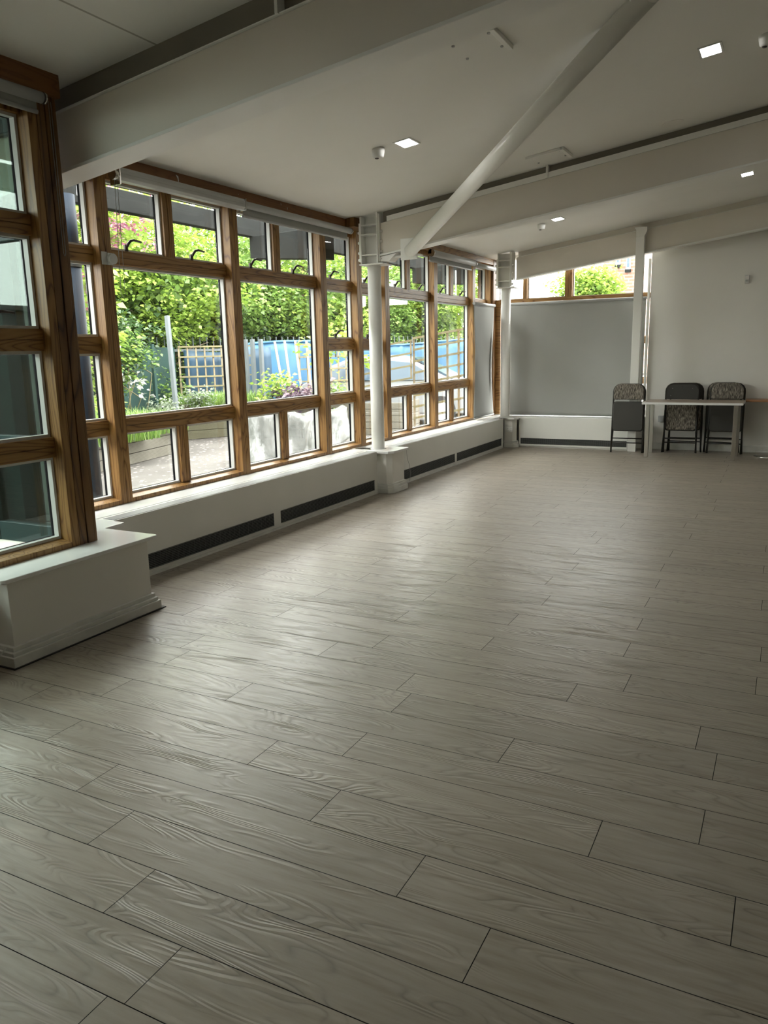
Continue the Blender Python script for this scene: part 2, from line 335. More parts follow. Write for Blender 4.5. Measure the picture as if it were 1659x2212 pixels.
def rrect(x0, x1, z0, z1, rb, rt, n=6):
    return arc(x0+rb, z0+rb, rb, PI, 1.5*PI, n)+arc(x1-rb, z0+rb, rb, 1.5*PI, 2*PI, n)+arc(x1-rt, z1-rt, rt, 0, 0.5*PI, n)+arc(x0+rt, z1-rt, rt, 0.5*PI, PI, n)

def ceilz(x): return 2.835+0.137*(x+4.24)
XR = 5.2; YB = -3.2; YF = 12.04; XW = -4.24; XN = -3.53
SZ = 0.455

# ------------------------------------------------------------------ floor
PW = 0.2035; PL = 1.263; Y0 = 1.108
seam = {0: -1.296, 1: -1.58, 2: -1.864, 3: -2.143, 4: -1.295, 5: -1.701, 6: -1.411, 7: -2.126, 8: -1.407, 9: -1.484, 10: -0.763, 11: -1.825, 12: -1.303, 13: -1.90, 14: -1.297, 15: -1.905, 16: -1.224,
        17: -1.93, 18: -1.32, 19: -1.93, 20: -1.245, 21: -1.957, 22: -1.336, 23: -1.953, 24: -1.26, 25: -1.34, 26: -1.886, 27: -1.19}
rnd = random.Random(4)
vs = []; fs = []; cols = []
r = math.floor((YB-Y0)/PW)
while Y0+r*PW < YF+0.25:
    off = seam.get(r, (-1.3 if r % 2 else -1.9)+rnd.uniform(-0.12, 0.12))
    x = off-PL*math.ceil((off+4.6)/PL)
    ya = Y0+r*PW+0.0014; yb = Y0+(r+1)*PW-0.0014
    while x < XR+0.1:
        xa, xb = x+0.0013, x+PL-0.0013
        o = len(vs); vs += [(xa, ya, 0), (xb, ya, 0), (xb, yb, 0), (xa, yb, 0)]
        fs.append((o, o+1, o+2, o+3)); cols.append((rnd.random(), rnd.random(), rnd.random()))
        x += PL
    r += 1
x0 = -4.75
nb = len(vs); vs += [(x0, YB-0.2, -0.004), (XR+1.4, YB-0.2, -0.004), (XR+1.4, YF+0.5, -0.004), (x0, YF+0.5, -0.004), (x0, YB-0.2, -0.15), (XR+1.4, YB-0.2, -0.15), (XR+1.4, YF+0.5, -0.15), (x0, YF+0.5, -0.15)]
under = [(nb, nb+1, nb+2, nb+3), (nb+7, nb+6, nb+5, nb+4), (nb, nb+4, nb+5, nb+1), (nb+1, nb+5, nb+6, nb+2), (nb+2, nb+6, nb+7, nb+3), (nb+3, nb+7, nb+4, nb)]
me = bpy.data.meshes.new('floor'); me.from_pydata(vs, [], fs+under)
me.materials.append(M['laminate']); me.materials.append(M['void'])
ca = me.color_attributes.new('plank', 'FLOAT_COLOR', 'CORNER'); k = 0
for i, p in enumerate(me.polygons):
    if i >= len(fs): p.material_index = 1
    cc = cols[i] if i < len(cols) else (0, 0, 0)
    for _ in p.loop_indices: ca.data[k].color = (*cc, 1); k += 1
fl = bpy.data.objects.new('floor', me); COL.objects.link(fl); tag(fl, 'grey oak laminate plank floor of the hall', 'floor', kind='structure')

# ------------------------------------------------------------------ ceiling, walls
b = MB(); xa, xb = -4.68, XR+1.0
b.prism([(xa, ceilz(xa)), (xb, ceilz(xb)), (xb, ceilz(xb)+0.22), (xa, ceilz(xa)+0.2)], 1, YB-0.2, YF+0.35)
tag(b.build('ceiling', M['ceiling']), 'sloping white plaster ceiling of the hall', 'ceiling', kind='structure')
def struct(b, name, mat, label, cat, bevel=0): return tag(b.build(name, mat, None, bevel), label, cat, kind='structure')
# wall under the left windows and its returns
b = MB(); b.box(-4.5, -4.20, 3.2, YF+0.3, -0.15, SZ-0.03); b.box(-4.5, -4.03, 3.19, 3.295, -0.15, SZ-0.03)
w2 = MB(); w2.box(-3.80, XN+0.0, YB, 2.37, -0.15, SZ-0.03); w2.box(-3.80, XN, YB-0.1, 0.20, SZ-0.03, ceilz(-3.6))
struct(w2, 'wall_near', M['paint'], 'white wall below the nearest window and beside the viewer', 'wall')
struct(b, 'wall_left', M['paint'], 'low white wall below the row of timber windows', 'wall')
b = MB(); b.prism([(-1.88, -0.1), (XR+0.1, -0.1), (XR+0.1, ceilz(XR)+0.1), (-1.88, ceilz(-1.88)+0.05)], 1, YF, YF+0.3)
b.box(-4.5, -1.88, YF, YF+0.3, -0.15, 0.47)
b.prism([(-4.4, 2.80), (-1.88, 3.00), (-1.88, ceilz(-1.88)+.05), (-4.4, ceilz(-4.4)+.05)], 1, YF+0.02, YF+0.2)
struct(b, 'wall_back', M['paint'], 'white end wall behind the folded chairs', 'wall')
b = MB(); b.box(XR, XR+0.2, YB-0.2, YF+0.3, -0.1, 4.4); struct(b, 'wall_right', M['paint'], 'white side wall opposite the windows', 'wall')
b = MB(); b.prism([(-3.8, -0.1), (XR+0.1, -0.1), (XR+0.1, 4.4), (-3.8, 2.95)], 1, YB-0.2, YB); struct(b, 'wall_rear', M['paint'], 'white wall at the near end of the hall', 'wall')
b = MB(); b.box(-1.86, XR, YF-0.018, YF+0.01, 0, 0.095); b.box(-1.86, XR, YF-0.022, YF, 0, 0.02)
struct(b, 'baseboard_back', M['skirt'], 'low white skirting along the end wall', 'skirting', 0.003)

# ------------------------------------------------------------------ windows on the left side
G_IN = -0.083; T_IN = -0.058     # depths of glass face and transom face behind the post face
def gasket(b, X, y0, y1, z0, z1, wd, xa, xb):
    b.box(X+xa, X+xb, y0, y0+wd, z0, z1); b.box(X+xa, X+xb, y1-wd, y1, z0, z1)
    b.box(X+xa, X+xb, y0+wd, y1-wd, z0, z0+wd); b.box(X+xa, X+xb, y0+wd, y1-wd, z1-wd, z1)
def handle(par, X, y, z, side=1):
    b = MB(); x = X+T_IN-0.028
    b.box(x-0.01, x+0.008, y-0.014, y+0.014, z-0.012, z+0.045)
    b.tube([(x, y, z+0.02), (x+0.02, y+0.005, z+0.05), (x+0.028, y+0.022*side, z+0.072), (x+0.03, y+0.05*side, z+0.08), (x+0.03, y+0.125*side, z+0.074)], [0.011, 0.011, 0.010, 0.009, 0.008], 8)
    b.build('handle', M['handle'], par)
def window(name, X, y0, y1, rows, label, split=(), handles=(), gl='glass', rod=True, top=2.76):
    """rows: list of (z_low, z_high) openings; split: row indices with a central mullion"""
    W = thing(name, (X, (y0+y1)/2, SZ), label, 'window', kind='structure')
    st = 0.055
    f = MB(); f.box(X-0.138, X, y0, y0+st-0.001, SZ, top); f.box(X-0.138, X, y1-st+0.001, y1, SZ, top)
    f.prism([(X-0.138, SZ), (X, SZ), (X, SZ+0.030), (X-0.03, SZ+0.034), (X+G_IN, SZ+0.045), (X-0.138, SZ+0.045)], 1, y0+st, y1-st)
    f.box(X-0.138, X+T_IN, y0+st, y1-st, rows[-1][1], top)
    # the pale timber frame is upright grained; rails are separate parts
    f.build('frame', M['pine_z'], W, 0.0015, 1)
    ya, yb = y0+st, y1-st
    for i in range(len(rows)-1):
        a, c = rows[i][1], rows[i+1][0]; mid = (a+c)/2
        tb = MB(); tb.box(X-0.136, X+T_IN, ya, yb, a, mid-0.002); tb.box(X-0.136, X+T_IN-0.006, ya, yb, mid-0.003, mid+0.003); tb.box(X-0.136, X+T_IN, ya, yb, mid+0.002, c)
        tb.build('transom', M['pine_y'], W, 0.0015, 1)
    for i, (za, zb) in enumerate(rows):
        cells = [(ya, yb)]
        if i in split:
            ym = (ya+yb)/2-0.005; mw = 0.052
            mb_ = MB(); mb_.box(X-0.136, X+T_IN, ym-mw, ym-0.002, za, zb); mb_.box(X-0.136, X+T_IN, ym+0.002, ym+mw, za, zb); mb_.box(X-0.136, X+T_IN-0.006, ym-0.003, ym+0.003, za, zb)
            mb_.build('mullion', M['pine_z'], W, 0.0015, 1)
            cells = [(ya, ym-mw), (ym+mw, yb)]
        for (ca, cb) in cells:
            a = MB(); gasket(a, X, ca, cb, za, zb, 0.016, G_IN-0.034, G_IN); a.build('sash_bead', M['alu'], W)
            a = MB(); gasket(a, X, ca+0.002, cb-0.002, za+0.002, zb-0.002, 0.014, G_IN-0.056, G_IN-0.034); a.build('gasket', M['gasket'], W)
            p = MB(); p.box(X+G_IN-0.050, X+G_IN-0.044, ca+0.02, cb-0.02, za+0.02, zb-0.02); p.build('pane', M[gl], W)
        for (hi, hy) in handles:
            if hi == i: handle(W, X, hy, za+0.004)
    return W
WR = [(0.50, 0.953), (1.059, 2.136), (2.237, 2.70)]
NR = [(0.50, 0.953), (1.059, 1.525), (1.640, 2.136), (2.237, 2.70)]
window('window_1', XN, 1.65, 3.045, [(0.50, 0.965), (1.075, 1.54), (1.655, 2.13), (2.235, 2.72)], 'nearest timber window, dark reflections and a dark handle in its panes', handles=((2, 2.70),), gl='glass2', top=2.82)
window('added_window', XN, 0.22, 1.648, [(0.50, 0.965), (1.075, 2.13), (2.235, 2.72)], 'unseen timber window beside the viewer, added to let in more light', split=(0, 2), top=2.82)  # added beyond the view to bring more daylight onto the floor
window('window_2', XW, 3.42, 4.119, NR, 'narrow timber window just past the dark corner post')
window('window_3', XW, 4.121, 5.553, WR, 'wide timber window showing the green hedge and planter', split=(0, 2), handles=((2, 4.40), (2, 5.10)))
window('window_4', XW, 5.555, 6.973, WR, 'wide timber window showing leaning battens and blue sheeting', split=(0, 2), handles=((2, 5.88), (2, 6.55)))
window('window_5', XW, 6.975, 7.715, NR, 'narrow timber window left of the round white column', handles=((3, 7.24), (2, 7.31)))
window('window_6', XW, 7.717, 8.376, NR, 'narrow timber window half hidden by the round white column', handles=((3, 7.98), (2, 8.02)))
window('window_7', XW, 8.378, 9.791, WR, 'wide timber window showing the white car', split=(0, 2), handles=((2, 8.75), (2, 9.44)))
window('window_8', XW, 9.793, 11.20, WR, 'wide timber window showing the tilted trellis', split=(0, 2), handles=((2, 10.13), (2, 10.85)))
window('window_9', XW, 11.202, 11.94, NR, 'narrow timber window behind the lowered grey blind', handles=())
# dark corner post between near bay and first narrow window
b = MB(); b.box(XN-0.22, XN, 3.047, 3.098, SZ, 2.86); b.box(XN-0.22, XN-0.008, 3.098, 3.102, SZ, 2.86); b.box(XN-0.22, XN+0.004, 3.102, 3.150, SZ, 2.86); b.box(XN-0.2, XN-0.006, 3.150, 3.154, SZ, 2.86); b.box(XN-0.22, XN, 3.154, 3.172, SZ, 2.86)
struct(b, 'trim_1', M['pine_dark_z'], 'dark stained timber post at the corner of the nearest window', 'timber post', 0.002)
W = thing('window_11', (-4.0, 3.2, SZ), 'return glazing with teal outer rails, seen through the nearest window', 'window', kind='structure')
b = MB(); b.box(-4.46, -4.395, 3.175, 3.255, 0.38, 2.80); b.box(-3.80, -3.755, 3.175, 3.255, 0.38, 2.86); b.box(-4.46, -4.24, 3.255, 3.42, SZ, 2.86)
for z0, z1 in ((0.38, 0.50), (0.97, 1.045), (1.56, 1.62), (2.16, 2.225), (2.72, 2.80)): b.box(-4.395, -3.80, 3.18, 3.25, z0, z1)
b.build('frame', M['teal'], W, 0.003, 1)
for z0, z1 in ((0.50, 0.97), (1.045, 1.56), (1.62, 2.16), (2.225, 2.72)):
    b = MB(); b.box(-4.395, -3.80, 3.21, 3.216, z0, z1); b.build('pane', M['glass2'], W)
b = MB(); b.box(-4.228, -4.20, 3.40, 3.417, 0.47, 2.70); struct(b, 'trim_2', M['alu'], 'pale vertical strip beside the return glazing', 'trim')
# head boards
b = MB(); b.prism([(-4.46, 2.757), (-4.205, 2.757), (-4.205, ceilz(-4.205)+0.004), (-4.46, ceilz(-4.46)+0.02)], 1, 3.3, 7.38)
struct(b, 'trim_3', M['board_brown'], 'brown head board above the middle windows, with chipped white paint spots', 'head board')
b = MB(); b.prism([(-4.46, 2.757), (-4.205, 2.757), (-4.205, ceilz(-4.205)+0.004), (-4.46, ceilz(-4.46)+0.02)], 1, 7.70, 11.95)
struct(b, 'trim_4', wood('pine_head_board', 1, *pine), 'orange pine head board above the far windows', 'head board')  # same pine tones as the window timber
b = MB(); b.prism([(-3.75, 2.825), (-3.50, 2.825), (-3.50, ceilz(-3.5)+0.004), (-3.75, ceilz(-3.75)+0.02)], 1, YB, 3.185)
struct(b, 'trim_5', M['board_brown'], 'dark brown head board above the nearest window', 'head board', 0.002)
b = MB(); b.box(-4.46, -4.1, 7.38, 7.70, 2.76, ceilz(-4.3)+0.02); b.box(-4.46, -4.20, 11.94, 12.1, SZ, 2.9)
struct(b, 'trim_6', M['pine_dark_z'], 'timber infill behind the column heads and in the far corner', 'timber infill')
b = MB()
for (y, z, s) in ((4.86, 2.795, 0.03), (6.32, 2.79, 0.012), (6.22, 2.812, 0.01), (5.6, 2.80, 0.006)):
    b.add([(-4.2035, y-s*.5, z+s), (-4.2035, y+s*.4, z+s*.7), (-4.2035, y+s*.5, z-s*.3), (-4.2035, y+s*.3, z-s), (-4.2035, y+s*.1, z)], [(0, 1, 2, 3, 4)])
tag(b.build('paint_chip', M['plastic']), 'white chipped patches on the brown head board', 'paint chip', kind='stuff')
# sill boards
b = MB(); b.box(-4.45, -4.02, 3.3, 7.44, SZ-0.022, SZ-0.001)
struct(b, 'trim_7', M['sill'], 'white window sill under the middle windows', 'window sill', 0.003)
b = MB(); b.box(-4.45, -4.02, 7.70, 12.04, SZ-0.022, SZ-0.001)
struct(b, 'trim_8', M['sill'], 'white window sill under the far windows', 'window sill', 0.003)

# ------------------------------------------------------------------ near box with its top board and skirting
b = MB(); b.box(-3.79, -3.345, 2.42, 3.375, 0.0, 0.436); b.box(-4.02, -3.79, 3.30, 3.56, 0, 0.436)
box = thing('boxed_plinth', (-3.55, 2.9, 0), 'large white boxed-in plinth below the nearest window', 'plinth')
b.build('casing', M['paint'], box, 0.003)
b = MB(); P = [(-3.81, 2.365), (-3.315, 2.365), (-3.30, 2.38), (-3.30, 3.41), (-3.315, 3.423), (-3.747, 3.428), (-3.755, 3.60), (-3.765, 3.61), (-4.03, 3.613), (-4.2, 3.61), (-4.2, 3.3), (-3.81, 3.2)]
b.prism(P, 2, 0.434, SZ); b.build('top_board', M['sill'], box, 0.004)
b = MB(); b.box(-3.79, -3.300, 2.375, 3.405, 0, 0.055); b.box(-3.79, -3.312, 2.385, 3.395, 0.055, 0.075); b.box(-3.79, -3.330, 2.40, 3.388, 0.075, 0.098)
b.build('skirting', M['skirt'], box, 0.003)
b = MB(); b.box(-3.79, -3.290, 2.366, 3.43, 0, 0.006); b.build('floor_strip', M['chairmetal'], box)
c = MB(); c.tube([(-3.36, 2.385, 0.10), (-3.368, 2.372, 0.085), (-3.40, 2.365, 0.05), (-3.425, 2.36, 0.01), (-3.5, 2.35, 0.004)], 0.003, 6)
tag(c.build('loose_cable', M['plastic']), 'thin white cable hanging over the skirting of the near plinth', 'cable')

# ------------------------------------------------------------------ heater casings
def grille(par, y0, y1, z0, z1, X, axis=0):
    bk = MB(); sl = MB(); n = 9
    if axis == 0:
        bk.box(X-0.02, X+0.0006, y0, y1, z0, z1)
        for i in range(n):
            z = z0+(i+0.5)*(z1-z0)/n; sl.box(X+0.0004, X+0.005, y0+0.003, y1-0.003, z-0.0022, z+0.0022)
        k = y0+0.06
        while k < y1: sl.box(X+0.0002, X+0.003, k, k+0.002, z0, z1); k += 0.06
        for a, c in ((z0, z0+.004), (z1-.004, z1)): sl.box(X, X+0.005, y0, y1, a, c)
    else:
        bk.box(y0, y1, X-0.0006, X+0.02, z0, z1)
        for i in range(n):
            z = z0+(i+0.5)*(z1-z0)/n; sl.box(y0+0.003, y1-0.003, X-0.005, X-0.0004, z-0.0022, z+0.0022)
        k = y0+0.03
        while k < y1: sl.box(k, k+0.003, X-0.003, X-0.0002, z0, z1); k += 0.03
    g_ = bk.build('grille', M['void'], par); sl.build('slats', M['grille'], g_)
def heater(y0, y1, grs, label):
    H = thing('radiator_casing', (-3.95, (y0+y1)/2, 0), label, 'radiator cover')
    b = MB(); b.box(-4.02, -3.872, y0, y1, 0.02, SZ-0.004); b.build('casing', M['heater'], H, 0.003)
    b = MB(); b.box(-3.985, -3.88, y0+0.01, y1-0.02, SZ-0.006, SZ-0.0015); b.build('top_vent', M['ventgrey'], H)
    b = MB(); b.box(-3.99, -3.868, y0, y1, 0.0, 0.02); b.build('foot_strip', M['skirt'], H)
    for a, c in grs: grille(H, a, c, 0.048, 0.158, -3.872)
heater(3.63, 7.335, ((3.66, 5.40), (5.51, 7.255)), 'long white radiator casing with two dark grilles, between the two plinths')
heater(7.76, 11.49, ((7.82, 9.52), (9.60, 11.40)), 'long white radiator casing beyond the round column')
H = thing('radiator_casing', (-2.9, 11.85, 0), 'white radiator casing under the lowered blind on the end wall', 'radiator cover')
b = MB(); b.box(-3.69, -2.058, 11.70, 12.0, 0.02, 0.452); b.build('casing', M['heater'], H, 0.003)
b = MB(); b.box(-3.69, -2.058, 11.715, 12.0, 0.0, 0.02); b.build('foot_strip', M['skirt'], H)
b = MB(); b.box(-4.02, -1.96, 11.72, 12.04, 0.452, 0.462); b.build('shelf', M['sill'], H, 0.002)
grille(H, -3.66, -2.07, 0.05, 0.14, 11.70, 1)

# ------------------------------------------------------------------ columns on plinths
def column(cx, cy, label, plx0, plx1, ply0, ply1, yb):
    T = thing('steel_column', (cx, cy, 0), label, 'column')
    ch = 0.05
    def ring(e): return [(plx0-e*0, ply0-e), (plx1+e-ch, ply0-e), (plx1+e, ply0-e+ch), (plx1+e, ply1+e-ch*0.3), (plx1+e-ch*0.3, ply1+e), (plx0, ply1+e)]
    p = MB(); p.prism(ring(-0.012), 2, 0, 0.43); pl = p.build('plinth', M['paint'], T, 0.003)
    p = MB(); p.prism(ring(0.018), 2, 0, 0.055); p.prism(ring(0.010), 2, 0.055, 0.085); p.prism(ring(0.0), 2, 0.085, 0.105); p.build('skirting', M['skirt'], T, 0.003)
    p = MB(); p.prism([(plx0-0.10, ply0-0.045)]+[(x, y) for x, y in ring(0.03)][1:5]+[(plx0-0.10, ply1+0.03)], 2, 0.430, SZ+0.004); p.build('top_board', M['sill'], T, 0.006, 3)
    c = MB(); c.lathe([(0.088, 0.459), (0.074, 0.463), (0.071, 0.475), (0.071, 2.37)], (cx, cy, 0), 40); c.build('shaft', M['steelpaint'], T)
    c = MB(); c.box(cx-0.12, cx+0.16, cy-0.11, cy+0.11, 2.372, 2.387); c.build('cap_plate', M['steelpaint'], T, 0.02, 3)
    zt = ceilz(cx)+0.0
    c = MB(); c.box(cx-0.10, cx+0.095, cy-0.006, cy+0.006, 2.387, zt-0.015)
    for xx in (cx-0.105, cx+0.085): c.box(xx, xx+0.014, cy-0.10, cy+0.10, 2.387, ceilz(xx)-0.004)
    for z in (2.474, 2.675, 2.766): c.box(cx-0.095, cx+0.088, cy-0.095, cy+0.095, z-0.0065, z+0.0065)
    st = c.build('head_bracket', M['steelpaint'], T, 0.0015, 1)
    c = MB()
    c.box(cx+0.099, cx+0.111, cy-0.085, cy+0.085, 2.40, ceilz(cx+0.1)-0.02); c.box(cx-0.125, cx-0.107, cy-0.085, cy+0.085, 2.41, 2.79)
    for z in (2.43, 2.50, 2.60, 2.70):
        for xx in (cx+0.111, cx-0.147):
            c.lathe([(0.0001, 0), (0.012, 0)], (0, 0, -50), 6) if False else None
            c.tube([(xx, cy-0.06, z), (xx+0.02, cy-0.06, z)], 0.013, 8)
    c.build('bolted_end_plate', M['steelpaint'], T)
    return T
column(-3.96, 7.53, 'round white steel column on a white boxed plinth, with a ladder-like head, in mid room', -3.90, -3.722, 7.36, 7.73, 0)
column(-3.885, 11.60, 'round white steel column standing in the far corner', -3.89, -3.70, 11.58, 11.69, 0)

# ------------------------------------------------------------------ beams
def beam(name, label, ya, yb, x0, x1, zb0, slope, depth, gapx, ref=-3.87, gap_mat='gap_shade', strip=0.006):
    T = thing(name, ((x0+x1)/2, (ya+yb)/2, zb0), label, 'beam')
    zb = lambda x: zb0+slope*(x-ref)
    e = 0.030
    p = MB(); p.prism([(x0, zb(x0)+0.01), (x1, zb(x1)+0.01), (x1, zb(x1)+depth), (x0, zb(x0)+depth)], 1, ya+e, yb-e); p.build('web', M['beampaint'], T, 0.002, 1)
    p = MB(); p.prism([(x0, zb(x0)), (x1, zb(x1)), (x1, zb(x1)+0.018), (x0, zb(x0)+0.018)], 1, ya, yb); p.build('bottom_flange', M['steelpaint'], T, 0.002, 1)
    p = MB(); p.prism([(x0+.08, zb(x0+.08)+depth), (x1, zb(x1)+depth), (x1, zb(x1)+depth+strip), (x0+.08, zb(x0+.08)+depth+strip)], 1, ya+0.014, yb-0.014); p.build('top_strip', M['steelpaint'], T)
    p = MB(); p.prism([(x0+.02, zb(x0+.02)+depth+0.001), (x1, zb(x1)+depth+0.001), (x1, ceilz(x1)+0.01), (x0+.02, ceilz(x0+.02)+0.01)], 1, ya+0.06, yb-0.06); p.build('gap_fill', M[gap_mat], T)  # closes the gap to the ceiling, dark-coloured as shade over the nearer beams
    for gx in gapx:
        p = MB(); p.box(gx-0.008, gx+0.008, ya-0.0, yb, zb(gx)+depth+0.0, ceilz(gx)+0.002); p.build('hanger_plate', M['steelpaint'], T)
    return T
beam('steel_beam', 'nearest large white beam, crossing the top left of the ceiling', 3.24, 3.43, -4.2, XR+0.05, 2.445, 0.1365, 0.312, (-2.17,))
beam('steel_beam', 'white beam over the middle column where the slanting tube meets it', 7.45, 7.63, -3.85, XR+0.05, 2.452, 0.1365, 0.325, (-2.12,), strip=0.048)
beam('steel_beam', 'farthest white beam, running along the end wall above the blind', 11.72, 11.86, -3.78, XR+0.05, 2.487, 0.1325, 0.322, (), gap_mat='beampaint')
# beam 1 gusset at its left end is hidden; slanting brace
A = Vector((-3.50, 7.44, 2.475)); Bv = Vector((-0.79, 4.64, 3.29))
T = thing('slanting_brace', tuple(A), 'round white steel tube slanting from the middle beam up to the ceiling', 'brace')
b = MB(); b.tube([A, Bv], 0.062, 28); b.build('tube', M['steelpaint'], T)
b = MB(); b.box(-3.60, -3.42, 7.425, 7.447, 2.395, 2.60); b.build('gusset_plate', M['steelpaint'], T, 0.002)
b = MB(); b.box(-3.86, -3.42, 7.50, 7.58, 2.436, 2.452); b.prism([(-3.848, 2.40), (-3.75, 2.40), (-3.66, 2.475), (-3.848, 2.45)], 1, 7.46, 7.60); b.build('haunch', M['steelpaint'], T, 0.002)
b = MB(); b.box(-0.90, -0.70, 4.55, 4.73, 3.27, ceilz(-0.8)+0.012); b.build('ceiling_plate', M['steelpaint'], T)

# white posts at the end wall
T = thing('box_post', (-1.98, 11.66, 0), 'square white post in front of the end wall, beside the grey blind', 'post')
b = MB(); b.box(-2.04, -1.927, 11.62, 11.70, 0, 3.06); b.build('shaft', M['steelpaint'], T, 0.003)
b = MB(); b.prism([(-2.04, 2.96), (-1.927, 2.96), (-1.895, 3.03), (-1.895, 3.085), (-2.06, 3.085), (-2.06, 3.07), (-2.04, 3.05)], 1, 11.612, 11.70); b.build('head_plate', M['steelpaint'], T, 0.002)
b = MB(); b.box(-1.915, -1.885, 11.99, 12.035, 0.0, 2.70); struct(b, 'trim_9', M['steelpaint'], 'slim white trim at the edge of the end wall', 'trim', 0.003)

# end wall window
W = thing('window_10', (-2.95, 12.1, 2.2), 'high strip window on the end wall, sky and brick building outside', 'window', kind='structure')
b = MB(); b.box(-4.24, -1.88, 12.05, 12.2, 2.17, 2.238); b.box(-4.24, -4.12, 12.05, 12.2, 0.47, 2.17)
for z in (1.0, 1.58): b.box(-4.06, -1.9, 12.06, 12.19, z-0.05, z+0.05)
b.build('frame', M['pine_x'], W, 0.002, 1)
for (a, c) in ((-3.765, -3.70), (-3.118, -3.01)):
    b = MB(); mid = (a+c)/2; b.box(a, mid-0.002, 12.045, 12.2, 2.236, 2.9); b.box(mid+0.002, c, 12.045, 12.2, 2.236, 2.9); b.build('mullion', M['pine_z'], W, 0.002, 1)
for (a, c) in ((-4.16, -3.765), (-3.70, -3.118), (-3.01, -1.93)):
    b = MB(); b.box(a, c, 12.13, 12.136, 2.238, 2.95); b.build('pane', M['glass'], W)
    b = MB(); b.box(a, a+0.016, 12.10, 12.13, 2.238, 2.9); b.box(a, c, 12.10, 12.13, 2.236, 2.25); b.build('sash_bead', M['alu'], W)
b = MB(); b.box(-4.16, -1.93, 12.13, 12.136, 0.48, 2.17); b.build('lower_pane', M['glass'], W)

# ------------------------------------------------------------------ blinds
def roller(y0, y1, X, z0, z1, label, drop=None, dz=0.07, group=None):
    T = thing('roller_blind', (X, (y0+y1)/2, z0), label, 'blind', group)
    zc = (z0+z1)/2; rr = (z1-z0)/2
    b = MB(); b.tube([(X, y0+0.02, zc), (X, y1-0.02, zc)], rr*0.93, 20); b.build('roller', M['cassette'], T)
    for y in (y0, y1-0.012):
        e = MB(); e.tube([(X, y, zc), (X, y+0.012, zc)], rr*1.02, 16); e.box(X-0.05, X, y, y+0.012, zc-0.01, zc+rr); e.build('end_bracket', M['chrome'], T)
    if drop:
        f = MB(); f.box(X-rr*0.9, X-rr*0.9+0.002, y0+0.03, y1-0.03, z0-drop, zc); f.build('fabric', M['blind'], T)
        f = MB(); f.tube([(X-rr*0.9, y0+0.03, z0-drop), (X-rr*0.9, y1-0.03, z0-drop)], 0.012, 8); f.build('bottom_bar', M['cassette'], T)
    return T
T = thing('roller_blind', (-4.13, 4.9, 2.67), 'rolled-up grey blind over the wide window that shows the hedge', 'blind')
b = MB(); b.prism([(-4.20, 2.757), (-4.14, 2.757), (-4.125, 2.735), (-4.125, 2.69), (-4.145, 2.672), (-4.20, 2.672)], 1, 4.20, 5.585); b.build('cassette', M['cassette'], T, 0.003)
b = MB(); b.box(-4.127, -4.1235, 4.20, 5.585, 2.712, 2.715); b.build('cassette_seam', M['blind'], T)
b = MB(); b.box(-4.20, -4.12, 5.585, 5.592, 2.665, 2.76); b.build('end_bracket', M['chrome'], T)
b = MB(); b.box(-4.21, -4.12, 4.188, 4.20, 2.64, 2.76); b.tube([(-4.15, 4.15, 2.70), (-4.15, 4.19, 2.70)], 0.035, 14); b.build('end_bracket', M['chrome'], T)
roller(5.60, 7.42, -4.165, 2.69, 2.752, 'rolled-up grey blind over the window that shows the blue sheeting', 0.055)
roller(9.45, 10.985, -4.150, 2.655, 2.745, 'rolled-up grey blind over the window with the tilted trellis', 0.045)
roller(11.0, 11.93, -4.160, 2.655, 2.725, 'short rolled-up blind in the far corner', None)
roller(0.9, 3.07, -3.49, 2.765, 2.825, 'rolled-up grey blind on the nearest window', 0.035)
# blind bead chain on near post
b = MB()
pts = [(-3.522, 3.135, 2.80)]
b.tube([(-3.520, 3.135, 2.8), (-3.520, 3.137, 2.05)], 0.0018, 6); b.tube([(-3.520, 3.120, 2.8), (-3.520, 3.122, 2.05), (-3.520, 3.129, 2.035), (-3.520, 3.137, 2.05)], 0.0018, 6)
tag(b.build('bead_chain', M['cord']), 'fine bead chain hanging down the dark corner post', 'chain')
b = MB(); b.tube([(-4.16, 4.18, 2.68), (-4.17, 4.17, 2.2), (-4.175, 4.165, 1.93), (-4.17, 4.18, 1.90), (-4.165, 4.195, 1.93), (-4.165, 4.20, 2.3), (-4.16, 4.205, 2.68)], 0.0022, 6)
tag(b.build('blind_cord', M['cord']), 'looped dark blind cord at the left of the hedge window', 'cord')
T = thing('cord_bracket', (-4.235, 4.13, 2.15), 'small white metal bracket on the window post, holding the cord', 'bracket')
b = MB(); b.box(-4.238, -4.232, 4.075, 4.125, 2.12, 2.205); b.build('plate', M['alu'], T, 0.002); b = MB(); b.tube([(-4.232, 4.155, 2.16), (-4.205, 4.155, 2.16)], 0.036, 16); b.box(-4.238, -4.226, 4.125, 4.165, 2.12, 2.20); b.build('wheel', M['alu'], T)
# lowered blinds
def drape(name, fn, nu, nv, mat, par):
    vs = [fn(i/nu, j/nv) for j in range(nv+1) for i in range(nu+1)]
    fs = [(j*(nu+1)+i, j*(nu+1)+i+1, (j+1)*(nu+1)+i+1, (j+1)*(nu+1)+i) for j in range(nv) for i in range(nu)]
    b = MB(); b.add(vs, fs, True); o = b.build(name, mat, par); md = o.modifiers.new('thick', 'SOLIDIFY'); md.thickness = 0.0015; return o
T = thing('roller_blind', (-4.17, 11.45, 0.47), 'narrow grey blind lowered over the last side window, rippled at its edge', 'blind')
def f(u, v):
    return (-4.175+0.020*math.sin(u*5.5+v*2.2)*math.sin(PI*min(1, v*1.1)), 11.03+(0.87-0.05*math.sin(PI*v)-0.06*math.sin(PI*v)**2*(u > 0.9))*u, 0.485+1.65*v)
drape('fabric', f, 24, 30, M['blind'], T)
